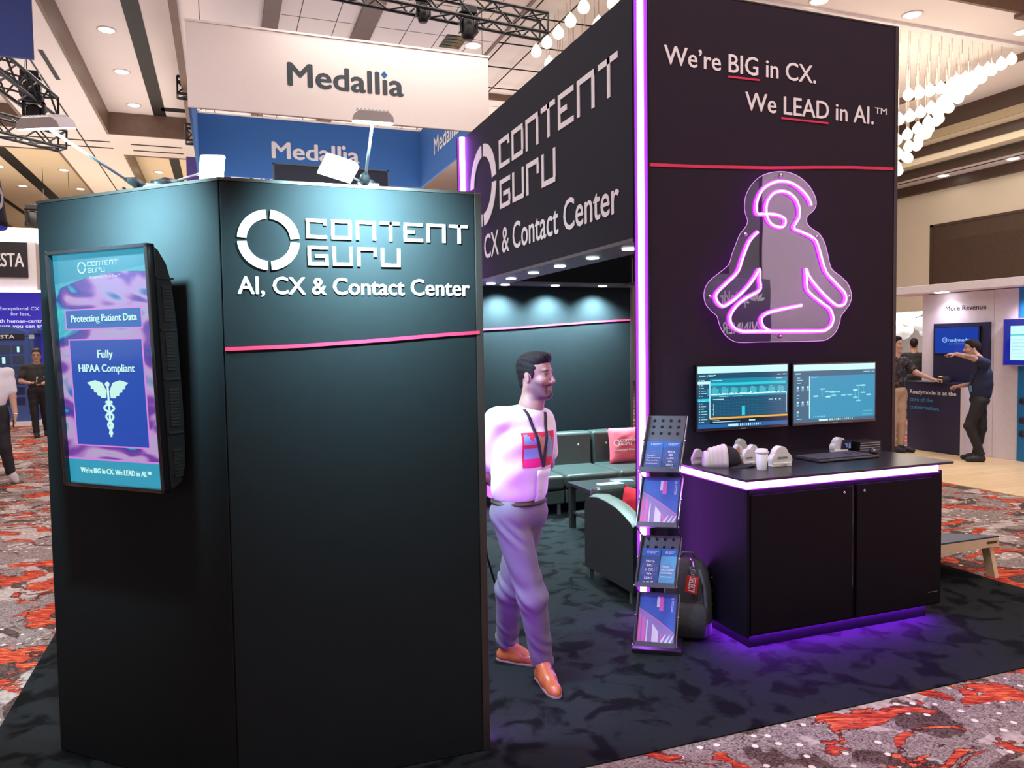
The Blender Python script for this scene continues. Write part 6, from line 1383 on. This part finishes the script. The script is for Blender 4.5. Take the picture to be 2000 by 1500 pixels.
# man in dark floral shirt and khakis half hidden by the tower
P_ = dict(head=(-.06, .0, 1.67), hyaw=math.radians(-25), neck=(-.07, .0, 1.50), chest=(-.06, .0, 1.38), cyaw=math.radians(-30), pel=(-.04, .0, .95), shR=(-.18, -.14, 1.42), shL=(.07, .12, 1.42), elR=(-.2, -.2, 1.15), elL=(.23, .05, 1.24), wrR=(-.15, -.25, .95), wrL=(.455, -.02, 1.14), hdR=(.1, 0, -1), hnR=(1, 0, 0), hdL=(1, 0, -.05), hnL=(0, 0, -1), cL=.9, hipR=(-.1, -.05, .90), hipL=(.02, .06, .90), knR=(-.1, -.06, .48), knL=(.03, .04, .48), anR=(-.10, -.04, .1), anL=(.02, .06, .1), heR=(-.12, -.03, 0), toR=(.1, -.14, 0), heL=(.0, .06, 0), toL=(.22, -.06, 0))
def floral():
    m = M('dark_floral_cloth', (.018, .016, .018), .8); nt = m.node_tree; b = nt.nodes['Principled BSDF']; N = nt.nodes.new
    tc = N('ShaderNodeTexCoord'); v = N('ShaderNodeTexNoise'); v.inputs['Scale'].default_value = 14; v.inputs['Distortion'].default_value = 2; r = N('ShaderNodeValToRGB'); e = r.color_ramp.elements
    e[0].position = .5; e[0].color = (.012, .011, .014, 1); e[1].position = .62; e[1].color = (.11, .075, .07, 1); nt.links.new(tc.outputs['Object'], v.inputs['Vector']); nt.links.new(v.outputs['Fac'], r.inputs[0]); nt.links.new(r.outputs[0], b.inputs['Base Color']); return m
tP, sP, _ = figure('person in dark floral shirt and khaki trousers resting a hand on the navy counter', (10.2, 9.44, .016), -.82, 1.03, P_, dict(shirt=floral(), trousers=M('khaki', srgb(178, 150, 128), .8), shoe=M('navy_shoe', srgb(24, 24, 44), .6), hem=-.02, hair=(.03, .02, .02)), .009)
badge(tP, sP, V3(.75, -.66, 0), .05, 1.10, .10, .13, M('badge_teal', srgb(60, 130, 150), .5), strap=1.42)
# people in the foyer
K = dict(head=(.0, .0, 1.64), hyaw=1.5, neck=(0, 0, 1.48), chest=(0, 0, 1.36), cyaw=1.5, pel=(0, 0, .95), shR=(.19, .0, 1.40), shL=(-.19, 0, 1.40), elR=(.27, .02, 1.12), elL=(-.27, .02, 1.12), wrR=(.22, .16, .98), wrL=(-.22, .16, .98), hdR=(0, 1, -.3), hnR=(-1, 0, 0), hdL=(0, 1, -.3), hnL=(1, 0, 0), hipR=(.09, 0, .9), hipL=(-.09, 0, .9), knR=(.09, 0, .48), knL=(-.09, 0, .48), anR=(.09, 0, .1), anL=(-.09, 0, .1), heR=(.09, -.04, 0), toR=(.1, .2, 0), heL=(-.09, -.04, 0), toL=(-.1, .2, 0))
figure('person in a black T-shirt seen from behind past the doorway', (14.85, 13.35, 0), -.82, 1.04, K, dict(shirt=M('black_tshirt', (.01, .01, .012), .8), trousers=black_tr, shoe=black_sh, hem=-.02), .010)
Kd = dict(head=(.0, .0, 1.30), hyaw=math.radians(200), neck=(0.02, 0, 1.14), chest=(.03, 0, 1.04), cyaw=math.radians(205), pel=(.06, 0, .66), shR=(.02, -.18, 1.07), shL=(.05, .18, 1.07), elR=(-.12, -.2, .86), elL=(-.1, .22, .86), wrR=(-.28, -.1, .98), wrL=(-.28, .1, .98), hdR=(-1, 0, 0), hnR=(0, 0, -1), hdL=(-1, 0, 0), hnL=(0, 0, -1), hipR=(.05, -.09, .62), hipL=(.05, .09, .62), knR=(-.36, -.1, .62), knL=(-.32, .1, .58), anR=(-.38, -.12, .14), anL=(-.22, .14, .14), heR=(-.36, -.12, .03), toR=(-.55, -.16, .03), heL=(-.2, .14, .03), toL=(-.42, .14, .03))
figure('person in a pale top seated at the bright foyer table', (20.7, 17.75, 0), -.86, 1.0, Kd, dict(shirt=M('pale_top', (.7, .72, .76), .8), trousers=M('skin_tone_shorts', (.5, .33, .28), .7), shoe=M('white_sneaker', (.75, .75, .75), .7), hem=-.02, hair=(.02, .01, .01)), .011)
fs_ = thing('stool', 'dark stool carrying the seated person in the foyer', 'stool', (20.76, 17.7, 0)); b = B(); b.lathe([(.17, .5), (.18, .53), (.004, .54)], n=18); b.build('seat', fs_, blackp); b = B(); b.lathe([(.2, 0), (.2, .02), (.03, .04), (.03, .5)], n=18); b.build('pedestal', fs_, black_metal)
